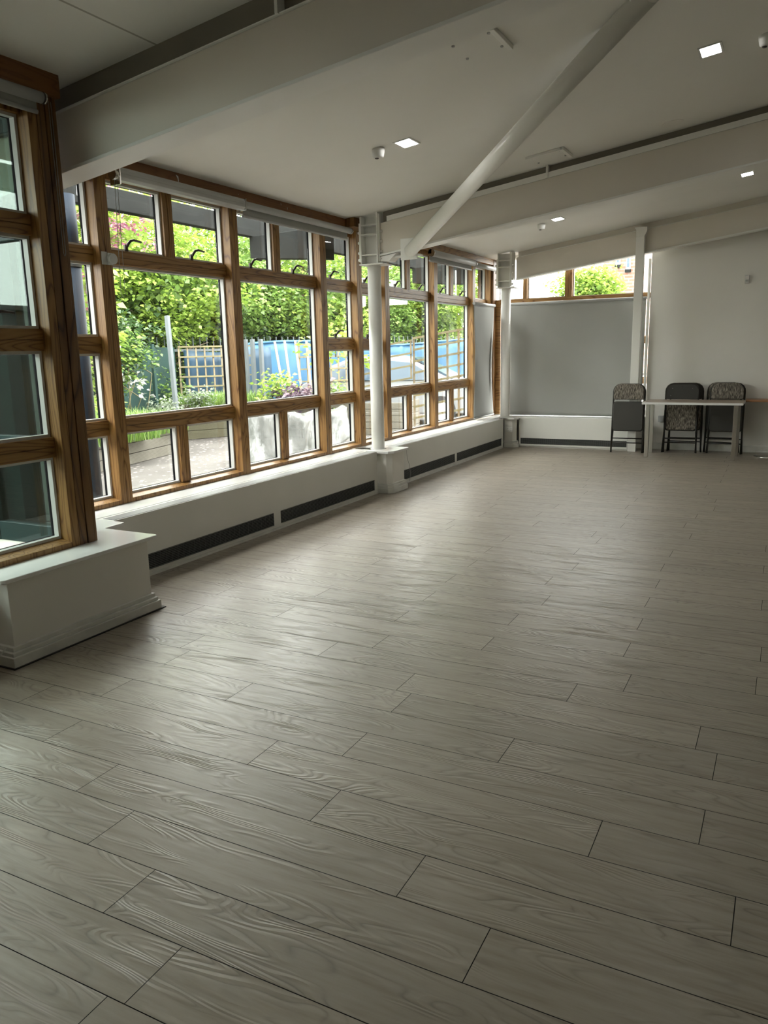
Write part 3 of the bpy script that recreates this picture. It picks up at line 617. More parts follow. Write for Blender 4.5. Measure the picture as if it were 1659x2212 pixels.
b = MB(); b.tube([(-4.175, 11.02, 2.15), (-4.175, 11.92, 2.15)], 0.022, 12); b.build('head_rail', M['cassette'], T)
b = MB(); b.tube([(-4.17, 11.03, 0.483), (-4.17, 11.90, 0.483)], 0.010, 8); b.build('bottom_bar', M['cassette'], T)
T = thing('roller_blind', (-2.97, 12.0, 0.47), 'large grey blind lowered to the sill on the end wall', 'blind')
def f(u, v):
    return (-3.97+2.04*u, 12.005+0.006*math.sin(u*9+v*4)*math.sin(PI*v)-0.02*(1-v)**3, 0.475+1.685*v)
drape('fabric', f, 40, 30, M['blind'], T)
b = MB(); b.tube([(-3.98, 12.0, 2.165), (-1.92, 12.0, 2.165)], 0.020, 14); b.build('head_rail', M['cassette'], T)
b = MB(); b.tube([(-3.97, 11.985, 0.474), (-1.93, 11.985, 0.474)], 0.008, 8); b.build('bottom_bar', M['cassette'], T)
b = MB(); pts = [(-3.715, 7.735, 0.43), (-3.712, 7.74, 0.33), (-3.695, 7.76, 0.26), (-3.69, 7.775, 0.16), (-3.70, 7.77, 0.075)]
b.tube(pts, 0.0022, 6); tag(b.build('loose_cable', M['cord']), 'thin grey cable hanging down the edge of the mid-room plinth', 'cable')

# ------------------------------------------------------------------ sockets, sensor
def socket(x, y, z, wd, label, holes=True):
    T = thing('wall_socket', (x, y, z), label, 'socket')
    b = MB(); b.box(x-wd/2, x+wd/2, y-0.01, y, z-0.043, z+0.043); b.build('face_plate', M['plastic'], T, 0.003)
    if holes:
        for cx in (-wd/4, wd/4):
            b = MB(); b.box(x+cx-0.003, x+cx+0.003, y-0.0108, y-0.0095, z+0.002, z+0.014); b.build('pin_hole', M['void'], T)
            for s_ in (-0.011, 0.011): b = MB(); b.box(x+cx+s_-0.003, x+cx+s_+0.003, y-0.0108, y-0.0095, z-0.018, z-0.012); b.build('pin_hole', M['void'], T)
socket(-3.787, 11.54, 0.285, 0.10, 'white double socket on the far corner plinth')
T = thing('junction_box', (-1.655, 12.035, 0.44), 'small grey box on the end wall under the table', 'wall box'); b = MB(); b.box(-1.69, -1.62, 12.0, 12.04, 0.40, 0.49); b.build('housing', M['cassette'], T, 0.004)
b = MB(); b.box(-1.675, -1.635, 11.997, 12.0, 0.415, 0.475); b.build('face', M['cassette'], T, 0.002)
T = thing('motion_sensor', (-0.63, 12.035, 2.29), 'small white sensor high on the end wall', 'sensor')
b = MB(); b.prism([(12.038, 2.285), (12.0, 2.30), (11.995, 2.33), (11.985, 2.345), (11.985, 2.385), (11.99, 2.40), (12.038, 2.40)], 0, -0.66, -0.605); b.build('housing', M['plastic'], T, 0.004)
b = MB(); b.box(-0.65, -0.615, 11.987, 12.0, 2.315, 2.337); b.build('lens', M['cassette'], T, 0.004)

# ------------------------------------------------------------------ ceiling fittings
SL = math.atan(0.137)
def on_ceiling(name, x, y, label, cat, group=None):
    T = thing(name, (x, y, ceilz(x)), label, cat, group); return T
def led(x, y, label, sz=(0.115, 0.17)):
    T = on_ceiling('ceiling_light', x, y, label, 'ceiling light', 'square LED ceiling panels')
    hx, hy = sz[0]/2, sz[1]/2
    def Q(dx, dy, dz): return (x+dx, y+dy, ceilz(x+dx)-dz)
    def slab(x0, x1, y0, y1, d0, d1):
        return [Q(x0, y0, d1), Q(x1, y0, d1), Q(x0, y1, d1), Q(x1, y1, d1), Q(x0, y0, d0), Q(x1, y0, d0), Q(x0, y1, d0), Q(x1, y1, d0)]
    F = [(0, 2, 3, 1), (4, 5, 7, 6), (0, 1, 5, 4), (2, 6, 7, 3), (0, 4, 6, 2), (1, 3, 7, 5)]
    b = MB(); e = 0.014
    b.add(slab(-hx-e, -hx, -hy-e, hy+e, -0.002, 0.006), F); b.add(slab(hx, hx+e, -hy-e, hy+e, -0.002, 0.006), F)
    b.add(slab(-hx, hx, -hy-e, -hy, -0.002, 0.006), F); b.add(slab(-hx, hx, hy, hy+e, -0.002, 0.006), F)
    b.build('frame', M['plastic'], T)
    b = MB(); b.add(slab(-hx+0.001, hx-0.001, -hy+0.001, hy-0.001, -0.001, 0.004), F); b.build('diffuser', M['led'], T)
led(-2.725, 5.76, 'bright square ceiling light in the middle bay, nearest the windows')
led(-0.61, 5.83, 'bright square ceiling light at the top right of the room')
led(-0.60, 10.06, 'bright square ceiling light in the far bay, at the right')
led(-2.70, 10.02, 'bright square ceiling light in the far bay, nearest the windows')
for (x, y) in ((1.5, 5.8), (1.5, 10.05)):  # unseen extra ceiling lights, added to brighten the room
    led(x, y, 'added square ceiling light out of view to the right, %s bay' % ('middle' if y < 8 else 'far'))
def detector(x, y, label):
    T = on_ceiling('smoke_detector', x, y, label, 'smoke detector', 'ceiling detectors')
    z = ceilz(x); b = MB(); b.lathe([(0.03, -0.065), (0.042, -0.058), (0.048, -0.03), (0.05, -0.022), (0.05, 0.004)], (x, y, z), 20); b.build('housing', M['plastic'], T)
    b = MB(); b.lathe([(0.012, -0.071), (0.018, -0.064)], (x-0.012, y, z), 12); b.build('sensor_eye', M['chairmetal'], T)
detector(-2.94, 5.70, 'small white detector beside the ceiling light nearest the middle windows')
detector(-0.29, 5.88, 'white detector at the right edge beside the top right light')
detector(-2.93, 10.10, 'small white detector beside the far light nearest the windows')
def hatch(x0, x1, y0, y1, label, bars):
    T = on_ceiling('ceiling_hatch', (x0+x1)/2, (y0+y1)/2, label, 'access panel')
    b = MB(); b.prism([(x0, ceilz(x0)-0.004), (x1, ceilz(x1)-0.004), (x1, ceilz(x1)+0.004), (x0, ceilz(x0)+0.004)], 1, y0, y1); b.build('panel', M['ceiling'], T)
    for bar in bars:
        b = MB()
        if bar == 'n': b.prism([(x0, ceilz(x0)-0.022), (x1, ceilz(x1)-0.022), (x1, ceilz(x1)), (x0, ceilz(x0))], 1, y0-0.012, y0+0.016)
        if bar == 'r': b.prism([(x1-0.02, ceilz(x1)-0.024), (x1+0.012, ceilz(x1)-0.024), (x1+0.012, ceilz(x1)), (x1-0.02, ceilz(x1))], 1, y0-0.012, y1+0.01)
        b.build('edge_strip', M['steelpaint'], T, 0.003)
    for xx in (x0+0.04, x1-0.04):
        for yy in (y0+0.05, y1-0.04): b = MB(); b.lathe([(0.008, -0.012), (0.010, -0.004)], (xx, yy, ceilz(xx)), 10); b.build('screw', M['cassette'], T)
hatch(-2.19, -1.87, 7.03, 7.33, 'white access panel on the ceiling by the middle beam', 'nr')
hatch(-1.86, -1.57, 4.42, 4.73, 'white access panel on the ceiling near the closest beam', 'r')
b = MB(); n = 28
b.add([(-1.02+0.085*math.cos(2*PI*k/n), 7.25+0.085*math.sin(2*PI*k/n), ceilz(-1.02+0.085*math.cos(2*PI*k/n))-d) for d in (0.003, -0.003) for k in range(n)],
      [tuple(range(n))[::-1]]+[(k, (k+1) % n, n+(k+1) % n, n+k) for k in range(n)])
tag(b.build('cover_disc', M['paint']), 'flat round cover plate on the ceiling near the middle beam', 'cover plate')

# ------------------------------------------------------------------ folding chairs
def make_chair():
    T = thing('folding_chair', (0, 0, 0))
    hw = 0.215
    fr = [(-hw, -0.015, 0.0), (-hw, 0.0, 0.45), (-hw, 0.02, 0.86)]+[(-hw+0.10-0.10*math.cos(a), 0.022, 0.865+0.10*math.sin(a)) for a in (0.3, 0.7, 1.1, 1.57)]
    fr += [(-x, y, z) for x, y, z in reversed(fr)]
    b = MB(); b.tube(fr, 0.012, 10); b.build('back_frame', M['chairmetal'], T)
    for s in (-1, 1):
        b = MB(); b.tube([(s*(hw-0.0), 0.03, 0.60), (s*(hw-0.005), 0.045, 0.3), (s*(hw+0.012), 0.05, 0.0)], 0.011, 10); b.build('leg', M['chairmetal'], T)
    b = MB(); b.tube([(-hw, 0.045, 0.20), (hw, 0.045, 0.20)], 0.008, 8); b.build('stretcher', M['chairmetal'], T)
    b = MB(); b.tube([(-hw, -0.01, 0.14), (hw, -0.01, 0.14)], 0.008, 8); b.build('stretcher', M['chairmetal'], T)
    b = MB(); b.prism(rrect(-0.205, 0.205, 0.752, 0.972, 0.025, 0.105, 8), 1, -0.035, 0.012); b.build('back_pad', M['fabric'], T, 0.014, 3)
    b = MB(); b.prism(rrect(-0.21, 0.21, 0.75, 0.968, 0.02, 0.105, 8), 1, 0.010, 0.030)
    bp_ = b.build('back_panel', M['chairpanel'], T, 0.005)
    for xx, zz in ((-0.13, 0.90), (0.13, 0.90), (0.0, 0.92), (0.15, 0.80)): b = MB(); b.tube([(xx, 0.029, zz), (xx, 0.033, zz)], 0.006, 8); b.build('screw', M['chrome'], bp_)
    b = MB(); b.prism(rrect(-0.205, 0.205, 0.315, 0.715, 0.04, 0.045, 6), 1, -0.030, -0.008); b.build('seat_pan', M['chairpanel'], T, 0.006)
    b = MB(); b.prism(rrect(-0.215, 0.215, 0.305, 0.725, 0.045, 0.05, 6), 1, -0.010, -0.002); b.build('seat_rim', M['chairmetal'], T, 0.002)
    b = MB(); b.prism(rrect(-0.20, 0.20, 0.32, 0.71, 0.04, 0.045, 6), 1, -0.003, 0.024); b.build('seat_pad', M['fabric'], T, 0.012, 3)
    return T
chair = make_chair()
G = 'folded metal chairs leaning on the end wall'
chair.location = (-2.03, 11.50, 0.0); chair.rotation_euler = (math.radians(-3), 0, math.radians(2))
tag(chair, 'folded padded chair standing alone at the left end of the table, before the white post', 'chair', G)
specs = [(-1.295, 11.90, PI-0.02, -3.0, 'rear chair of the middle pair, shifted slightly right behind the turned one'),
         (-1.345, 11.72, PI+0.02, 3.0, 'folded chair with its dark metal back turned to the room, front of the middle pair'),
         (-0.815, 11.90, 0.0, -3.0, 'rear chair of the right-hand pair, showing only at the left edge'),
         (-0.765, 11.76, 0.02, -3.0, 'front padded chair of the right-hand pair, right end of the row')]
for x, y, rz, tilt, lab in specs:
    c = copy_thing(chair, (x, y, 0.0), rz, math.radians(tilt)); c['label'] = lab; c['category'] = 'chair'; c['group'] = G

# ------------------------------------------------------------------ tables
T = thing('folding_table', (-1.155, 11.36, 0), 'white-edged grey-topped table on square chrome legs, before the chairs', 'table')
b = MB(); b.box(-1.775, -0.525, 11.05, 11.66, 0.718, 0.748); b.build('tabletop', M['sill'], T, 0.004)
b = MB(); b.box(-1.773, -0.527, 11.052, 11.658, 0.748, 0.7505); b.build('laminate', plain('grey_wood_top', (0.28, 0.22, 0.17), 0.4, scale=6, var=0.15), T)
for (x, y) in ((-1.70, 11.12), (-0.61, 11.13), (-1.715, 11.60), (-0.60, 11.60)):
    b = MB(); b.box(x-0.025, x+0.025, y-0.025, y+0.025, 0, 0.718); b.build('leg', M['chrome'], T, 0.003)
b = MB(); b.box(-1.68, -0.63, 11.59, 11.61, 0.68, 0.715); b.build('apron', M['chrome'], T)
T = thing('pedestal_table', (-0.14, 11.66, 0), 'brown-topped table on a round chrome base, at the right edge', 'table')
b = MB(); b.box(-0.535, 0.70, 11.67, 12.0, 0.722, 0.750); b.build('tabletop', plain('brown_table_top', (0.30, 0.15, 0.07), 0.35, scale=5, var=0.15), T, 0.003)
b = MB(); b.lathe([(0.235, 0.0), (0.235, 0.008), (0.21, 0.022), (0.10, 0.034), (0.04, 0.05)], (-0.15, 11.66, 0), 48); b.build('base', M['chrome'], T)
b = MB(); b.lathe([(0.03, 0.04), (0.03, 0.722)], (-0.15, 11.66, 0), 24); b.build('stem', M['chrome'], T)

# ================================================================== outside
GZ = -0.06
b = MB(); b.box(-60, -4.45, -20, 60, GZ-0.2, GZ); b.box(-4.45, 30, YF+0.3, 60, GZ-0.2, GZ)
tag(b.build('paving', M['paving']), 'pale paved ground strewn with fallen petals outside the windows', 'paving', kind='structure')
# roof-edge frame
T = thing('roof_edge_frame', (-5.45, 6, 2.77), 'weathered grey concrete frame hanging outside above the windows', 'concrete frame')
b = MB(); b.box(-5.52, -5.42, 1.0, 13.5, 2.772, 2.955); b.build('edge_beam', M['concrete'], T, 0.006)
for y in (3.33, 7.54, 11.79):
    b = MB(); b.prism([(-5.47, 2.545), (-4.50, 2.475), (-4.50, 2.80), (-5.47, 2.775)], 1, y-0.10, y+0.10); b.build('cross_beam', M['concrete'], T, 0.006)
b = MB(); hx = [(0.0, 0.075), (0.045, 0.04), (0.05, -0.03), (0.005, -0.075), (-0.045, -0.035), (-0.04, 0.045)]
pts = [(-5.4185, 5.05+a, 2.865+c) for a, c in hx]; b.tube(pts+[pts[0]], 0.003, 5); pts = [(-5.4185, 5.05+a*.55, 2.865+c*.55) for a, c in hx]; b.tube(pts+[pts[0]], 0.0025, 5)
b.build('hexagon_outline', M['cassette'], T)  # pale grey nested hexagon outlines on the edge beam
T = thing('round_post', (-5.30, 4.76, GZ), 'dark blue round post outside, left of the first narrow window', 'post')
b = MB(); b.lathe([(0.10, 0), (0.10, 2.28)], (-5.3, 4.735, GZ), 32); b.build('shaft', M['bluepost'], T)
b = MB(); b.lathe([(0.105, 2.28), (0.105, 2.36)], (-5.3, 4.735, GZ), 32); b.build('collar', M['galv'], T)
b = MB(); b.lathe([(0.10, 2.36), (0.10, 2.84)], (-5.3, 4.735, GZ), 32); b.build('upper_shaft', M['bluepost'], T)
# rendered wall and open door by the nearest window
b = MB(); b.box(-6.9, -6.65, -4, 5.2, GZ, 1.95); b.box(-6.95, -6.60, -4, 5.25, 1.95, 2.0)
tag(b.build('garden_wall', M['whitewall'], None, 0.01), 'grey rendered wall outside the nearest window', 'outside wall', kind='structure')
# raised beds
def bed(x0, y0, x1, y1, depth, zt, label, mat, nb=4):
    T = thing('planter_bed', ((x0+x1)/2, (y0+y1)/2, GZ), label, 'planter')
    d = Vector((x1-x0, y1-y0, 0)); L = d.length; d.normalize(); n = Vector((-d.y, d.x, 0))
    if n.x > 0: n = -n
    a = Vector((x0, y0, GZ)); c = Vector((x1, y1, GZ)); h = (zt-GZ)/nb
    for i in range(nb):
        for (p, q) in ((a, c), (c, c+n*depth), (a, a+n*depth)):
            b = MB(); z = h*(i+0.5); b.bar(p+Vector((0, 0, z)), q+Vector((0, 0, z)), 0.035, h-0.008); b.build('board', M[mat], T, 0.003, 1)
    b = MB(); v = [a+n*.03, c+n*.03, c+n*depth, a+n*depth]; o = zt-0.10
    b.add([(p.x, p.y, z) for z in (GZ, o) for p in v], [(0, 1, 2, 3), (4, 5, 6, 7), (0, 4, 5, 1), (1, 5, 6, 2), (2, 6, 7, 3), (3, 7, 4, 0)]); b.build('soil', M['soil'], T)
    return T
bed(-8.05, 6.2, -8.90, 9.85, 1.6, 0.415, 'long raised bed of pale decking boards, grass spilling over, nearest the hedge window', 'decking', 3)
bed(-10.05, 11.35, -9.15, 13.0, 1.3, 0.60, 'greenish raised bed below the square trellis', 'decking2', 4)
bed(-8.45, 11.55, -7.25, 12.5, 1.2, 0.68, 'raised bed holding the purple-leaved plant', 'decking', 4)
bed(-7.6, 13.0, -6.40, 13.25, 1.2, 0.55, 'stacked-board bed seen low through the windows past the column', 'decking', 5)

# leaf clouds
RG = np.random.default_rng(7)
def leaves(name, cen, rad, count, size, mat, parent, spray=24, flat=0.5, seed=0, shell=0.55, up=0.75, tone=(0.0, 1.0)):
    rg = np.random.default_rng(seed+11)
    nc = max(1, count//spray)
    d = rg.normal(size=(nc, 3)); d /= np.linalg.norm(d, axis=1)[:, None]
    lump = 1+0.16*np.sin(d[:, 0]*5+seed)+0.13*np.sin(d[:, 1]*7+seed*2)+0.12*np.sin(d[:, 2]*6+seed)
    rr = (shell+(1-shell)*rg.random(nc)**0.6)*lump
    c = np.array(cen)+d*rr[:, None]*np.array(rad)
    c = np.repeat(c, spray, axis=0); n = len(c)
    sr = size*3.2
    a = rg.random(n)*2*PI; q = np.sqrt(rg.random(n))*sr
    tilt = np.repeat(rg.normal(size=(nc, 2))*0.25, spray, axis=0)
    p = c+np.stack([q*np.cos(a), q*np.sin(a), tilt[:, 0]*q*np.cos(a)+tilt[:, 1]*q*np.sin(a)-0.35*q*q/sr+rg.normal(size=n)*sr*0.10*(1/flat)], 1)
    nrm = np.stack([rg.normal(size=n)*0.45, rg.normal(size=n)*0.45, np.full(n, up)+rg.random(n)*0.3], 1); nrm /= np.linalg.norm(nrm, axis=1)[:, None]
    t = np.stack([np.cos(a), np.sin(a), -0.3*np.ones(n)], 1)+rg.normal(size=(n, 3))*0.3
    t -= (t*nrm).sum(1)[:, None]*nrm; t /= np.linalg.norm(t, axis=1)[:, None]; s = np.cross(nrm, t)
    L = size*(0.65+0.7*rg.random(n))[:, None]; Wd = L*0.36
    V = np.stack([p, p+t*L*0.45+s*Wd, p+t*L, p+t*L*0.45-s*Wd], 1)
    V[:, 0] -= nrm*L*0.10; V[:, 2] -= nrm*L*0.22
    V = V.reshape(-1, 3)
    off = np.array(parent.location) if parent is not None else np.array(cen)
    V = V-off
    me = bpy.data.meshes.new(name); me.vertices.add(len(V)); me.vertices.foreach_set('co', V.ravel())
    me.loops.add(n*4); me.loops.foreach_set('vertex_index', np.arange(n*4)); me.polygons.add(n)
    me.polygons.foreach_set('loop_start', np.arange(n)*4); me.polygons.foreach_set('loop_total', np.full(n, 4))
    me.update()
    at = me.attributes.new('tone', 'FLOAT', 'FACE')
    tn = np.repeat(rg.random(nc), spray)*0.55+rg.random(n)*0.45
    at.data.foreach_set('value', (tone[0]+(tone[1]-tone[0])*tn).astype(np.float32))
    me.materials.append(M[mat]); o = bpy.data.objects.new(name, me); COL.objects.link(o)
    if parent is not None: o.parent = parent
    else: o.location = off
    return o
def branchy(T, x, y, z0, z1, r, n, spread, seed, mat='bark'):
    rg = random.Random(seed); b = MB()
    b.tube([(x, y, z0), (x+rg.uniform(-.08, .08), y+rg.uniform(-.08, .08), (z0+z1)/2), (x, y, z1)], [r, r*0.8, r*0.5], 10); b.build('trunk', M[mat], T)
    b = MB()
    for i in range(n):
        a = rg.uniform(0, 2*PI); h = rg.uniform(z0+(z1-z0)*0.25, z1); s = spread*rg.uniform(0.5, 1)
        p = Vector((x, y, h)); q = p+Vector((math.cos(a)*s*.5, math.sin(a)*s*.5, s*0.35)); e = p+Vector((math.cos(a)*s, math.sin(a)*s, s*0.5))
        b.tube([p, q, e], [r*0.35, r*0.22, r*0.08], 6)
    o = b.build('branches', M[mat], T); o['kind'] = 'stuff'
def tree(x, y, zc, rad, n, label, seed, mat='leaf_lime', name='hedge_tree', size=0.10, trunk=0.09, z0=GZ):
    T = thing(name, (x, y, z0), label, 'tree')
    branchy(T, x, y, z0, zc+rad[2]*0.4, trunk, 14, rad[0]*0.7, seed)
    leaves('foliage', (x, y, zc), rad, n, size, mat, T, seed=seed)
    leaves('inner_foliage', (x, y, zc-0.1), tuple(k*0.62 for k in rad), n//4, size*1.5, 'leaf_mid', T, seed=seed+50, shell=0.2, up=0.2)
    return T
tree(-12.6, 9.9, 2.9, (2.0, 1.9, 1.8), 12000, 'lime green tree behind the green netting, leftmost of the hedge', 1)
tree(-11.9, 12.6, 3.05, (1.9, 1.8, 1.8), 13000, 'lime green tree overhanging the square trellis', 2)
tree(-12.2, 15.2, 3.15, (1.8, 1.8, 1.8), 11000, 'mid green tree behind the blue sheeting', 3, 'leaf_mid')
tree(-11.2, 17.4, 3.0, (1.7, 1.7, 1.75), 10000, 'lime green tree behind the leaning battens', 4)
tree(-11.0, 20.2, 2.9, (1.7, 1.8, 1.7), 9000, 'lower mid green tree seen through the narrow windows', 5, 'leaf_mid')
tree(-10.0, 22.6, 3.4, (1.8, 2.0, 2.1), 10000, 'lime green tree behind the white car', 6)
tree(-10.4, 25.0, 3.4, (1.6, 1.6, 2.0), 8000, 'mid green tree beyond the tilted trellis', 7, 'leaf_mid')
tree(-14.0, 12.2, 2.6, (2.4, 3.2, 2.0), 7000, 'dark tree at the back of the hedge', 8, 'leaf_dark', size=0.16)
tree(-13.2, 18.5, 2.6, (1.8, 3.0, 2.0), 6000, 'dark hedge mass behind the blue sheeting', 9, 'leaf_dark', size=0.16)
tree(-13.2, 25.5, 3.2, (2.4, 3.0, 2.5), 5000, 'dark tree at the far end of the hedge', 10, 'leaf_dark', size=0.16)
tree(-10.2, 3.2, 2.6, (2.2, 2.6, 2.2), 9000, 'dark green tree beyond the grey rendered wall', 11, 'leaf_mid')
tree(-5.75, 25.1, 3.15, (0.80, 0.85, 0.90), 5500, 'light green tree outside the end wall, before the brick building', 12, name='street_tree', size=0.12)
for i, (x, y, lab) in enumerate(((-13.0, 9.0, 'low dark hedge growing behind the green netting'), (-12.6, 13.5, 'low dark hedge growing behind the square trellis'), (-12.0, 18.0, 'low dark hedge growing behind the blue sheeting'), (-10.6, 22.8, 'low dark hedge growing behind the white car'))):
    T = thing('hedge', (x, y, GZ), lab, 'hedge')
    leaves('foliage', (x, y, 1.5), (1.2, 3.0, 1.7), 9000, 0.15, 'leaf_dark', T, seed=80+i, shell=0.3, up=0.3)
    b = MB(); b.tube([(x, y, GZ), (x, y, 1.5)], 0.05, 8); b.build('trunk', M['bark'], T)
# flowering shrub
T = thing('rhododendron', (-7.8, 6.4, GZ), 'pink-flowering tree outside the first windows on the left', 'flowering tree')
branchy(T, -7.8, 6.4, GZ, 2.7, 0.07, 12, 0.9, 21)
leaves('foliage', (-7.5, 6.1, 2.1), (0.65, 0.80, 1.35), 4200, 0.10, 'leaf_lime', T, seed=21)
leaves('foliage', (-7.55, 7.25, 3.2), (0.6, 0.55, 0.40), 1600, 0.09, 'leaf_lime', T, seed=23)
leaves('flowers', (-7.4, 6.05, 2.2), (0.62, 0.78, 1.25), 3600, 0.05, 'petal_pink', T, spray=60, seed=22, shell=0.95)['kind'] = 'stuff'
leaves('flowers', (-7.45, 7.25, 3.2), (0.6, 0.55, 0.36), 2000, 0.05, 'petal_pink', T, spray=60, seed=24, shell=0.95)['kind'] = 'stuff'
# climber with white flowers over green netting
T = thing('netting_fence', (-10.9, 10.4, GZ), 'dark green netting on the fence left of the trellis', 'fence')
b = MB(); b.bar((-11.6, 7.0, 0.80), (-10.85, 12.1, 0.80), 0.02, 1.72); b.build('netting', M['greennet'], T)
for k in (0.05, 0.35, 0.65, 0.95):
    b = MB(); x = -11.55+0.88*k; y = 7.6+3.95*k; b.box(x-0.03, x+0.03, y-0.03, y+0.03, GZ, 1.72); b.build('fence_post', M['greennet'], T)
T = thing('climbing_clematis', (-10.3, 9.5, 0.3), 'tangled climber with white flowers, before the green netting', 'climber')
leaves('foliage', (-10.2, 9.5, 1.45), (0.45, 0.95, 0.80), 4500, 0.075, 'leaf_mid', T, seed=31, shell=0.3)
leaves('foliage', (-10.25, 9.9, 1.75), (0.45, 0.9, 0.5), 2500, 0.075, 'leaf_dark', T, seed=32, shell=0.3)
b = MB(); rg = random.Random(5)
for i in range(9):
    y = 8.8+rg.random()*1.5; b.tube([(-9.95, y, 0.35), (-9.85, y+rg.uniform(-.2, .2), 0.8), (-10.0, y+rg.uniform(-.4, .4), 1.2), (-10.1, y+rg.uniform(-.5, .5), 1.6)], 0.010, 6)
b.build('stems', M['lattice'], T)['kind'] = 'stuff'
for i, (y, z) in enumerate(((8.95, 1.62), (9.05, 1.50), (9.62, 1.12), (9.72, 1.10), (9.8, 1.06), (9.2, 1.85))):
    leaves('flower', (-9.72, y, z), (0.05, 0.05, 0.04), 14, 0.085, 'petal_white', T, spray=14, seed=60+i, shell=0.1, up=0.3)
# grass, low plants
def grass(name, pts, label, n=1, h=0.28, seed=1, cat='grass'):
    rg = np.random.default_rng(seed); V = []; F = []; tn = []
    for (x, y, z, sx_, sy_, cnt) in pts:
        for i in range(cnt):
            px, py = x+rg.uniform(-sx_, sx_), y+rg.uniform(-sy_, sy_); hh = h*rg.uniform(0.5, 1.2); a = rg.uniform(0, 2*PI); l = hh*rg.uniform(0.2, 0.7)
            dx, dy = math.cos(a), math.sin(a); o = len(V); w_ = 0.008
            V += [(px-dy*w_, py+dx*w_, z), (px+dy*w_, py-dx*w_, z), (px+dx*l*.4+dy*w_*.8, py+dy*l*.4-dx*w_*.8, z+hh*.65), (px+dx*l*.4-dy*w_*.8, py+dy*l*.4+dx*w_*.8, z+hh*.65), (px+dx*l, py+dy*l, z+hh*.95)]
            F += [(o, o+1, o+2, o+3), (o+3, o+2, o+4)]; t_ = rg.random(); tn += [t_, t_]
    c = np.mean(np.array(V), 0); me = bpy.data.meshes.new(name); me.from_pydata((np.array(V)-c).tolist(), [], F)
    at = me.attributes.new('tone', 'FLOAT', 'FACE'); at.data.foreach_set('value', tn); me.materials.append(M['grassblade'])
    o = bpy.data.objects.new(name, me); COL.objects.link(o); o.location = c; return tag(o, label, cat, kind='stuff')
grass('long_grass', [(-8.75, 7.8, 0.30, 0.45, 1.1, 2600), (-9.2, 9.0, 0.30, 0.55, 0.9, 2200)], 'long fresh grass in the bed nearest the hedge window', h=0.36)
grass('long_grass', [(-9.9, 12.0, 0.50, 0.3, 0.6, 1500), (-9.6, 12.6, 0.50, 0.3, 0.4, 700)], 'grass clump below the square trellis', h=0.30, seed=3)
def shrub(x, y, z, rad, n, mat, label, seed, size=0.06, name='shrub', flowers=None):
    T = thing(name, (x, y, z-rad[2]), label, 'shrub')
    leaves('foliage', (x, y, z), rad, n, size, mat, T, seed=seed, shell=0.3, spray=12)
    b = MB(); b.tube([(x, y, z-rad[2]), (x, y, z)], 0.012, 6); b.build('stem', M['bark'], T); return T
shrub(-9.35, 10.05, 0.58, (0.28, 0.30, 0.22), 900, 'leaf_silver', 'silvery-leaved shrub left of the square trellis', 41)
shrub(-9.75, 11.45, 0.72, (0.18, 0.20, 0.16), 400, 'leaf_silver', 'small silvery shrub at the foot of the square trellis', 42)
shrub(-9.3, 8.35, 0.65, (0.35, 0.5, 0.35), 1300, 'leaf_lime', 'leafy green shrub above the long grass', 43, size=0.08)
shrub(-7.95, 12.1, 0.76, (0.42, 0.34, 0.15), 900, 'leaf_purple', 'purple-leaved plant in the raised bed', 44, size=0.10)
shrub(-8.35, 11.95, 0.92, (0.22, 0.22, 0.26), 500, 'leaf_lime', 'pale green plant beside the purple-leaved one', 45, size=0.08)
shrub(-7.5, 12.45, 0.80, (0.22, 0.2, 0.15), 500, 'leaf_mid', 'small green plant at the right of the raised bed', 46, size=0.06)
shrub(-10.65, 11.75, 0.85, (0.15, 0.18, 0.40), 350, 'leaf_mid', 'climbing green shrub behind the left of the square trellis', 47, size=0.08)
shrub(-6.75, 11.4, 1.70, (0.32, 0.32, 0.28), 260, 'leaf_lime', 'small pale sapling seen through the narrow windows', 48, size=0.12)

# trellises
def trellis(a, c, z0, z1, nx, nz, label, tilt=0.0, th=0.03):
    a = Vector(a); c = Vector(c); d = (c-a); L = d.length; d.normalize(); T = thing('trellis', ((a.x+c.x)/2, (a.y+c.y)/2, z0), label, 'trellis')
    def P(u, z): return Vector((a.x+d.x*u, a.y+d.y*u, z+tilt*u))
    n = Vector((-d.y, d.x, 0))
    for i in range(nx+1):
        u = L*i/nx; b = MB(); b.bar(P(u, z0), P(u, z1), th, 0.02, n); b.build('upright_lath', M['batten'], T)
    for i in range(nz+1):
        z = z0+(z1-z0)*i/nz; b = MB(); b.bar(P(-0.02, z)-n*0.02, P(L+0.02, z)-n*0.02, 0.02, th); b.build('cross_lath', M['lattice'], T)
    return T
trellis((-10.51, 11.84, 0), (-9.66, 13.09, 0), 0.52, 1.66, 9, 6, 'square wooden trellis standing before blue sheeting, seen through the hedge window')
trellis((-8.75, 13.35, 0), (-8.05, 14.3, 0), 0.45, 1.66, 7, 5, 'wooden trellis behind the leaning battens')
trellis((-5.72, 12.25, 0), (-4.70, 12.75, 0), -0.02, 1.70, 6, 9, 'tilted wooden trellis seen through the far windows', 0.16, 0.036)
T = trellis((-6.55, 11.8, 0), (-5.75, 12.2, 0), 0.9, 1.52, 1, 3, 'loose wide trellis rails left of the tilted trellis', 0.16)
battens = [((-8.99, 12.87, 1.72), (-8.38, 12.25, 0.62)), ((-8.80, 12.93, 1.73), (-8.28, 12.35, 0.62)), ((-8.62, 13.03, 1.73), (-8.12, 12.45, 0.62)), ((-8.42, 13.12, 1.72), (-7.95, 12.5, 0.62)), ((-8.2, 13.2, 1.45), (-7.75, 12.7, 0.95))]
bl = ['leftmost of the pale battens leaning over the raised bed', 'second batten from the left leaning over the raised bed', 'third batten from the left leaning over the raised bed', 'fourth batten from the left leaning over the raised bed', 'short batten propped slanting at the right of the leaning ones']
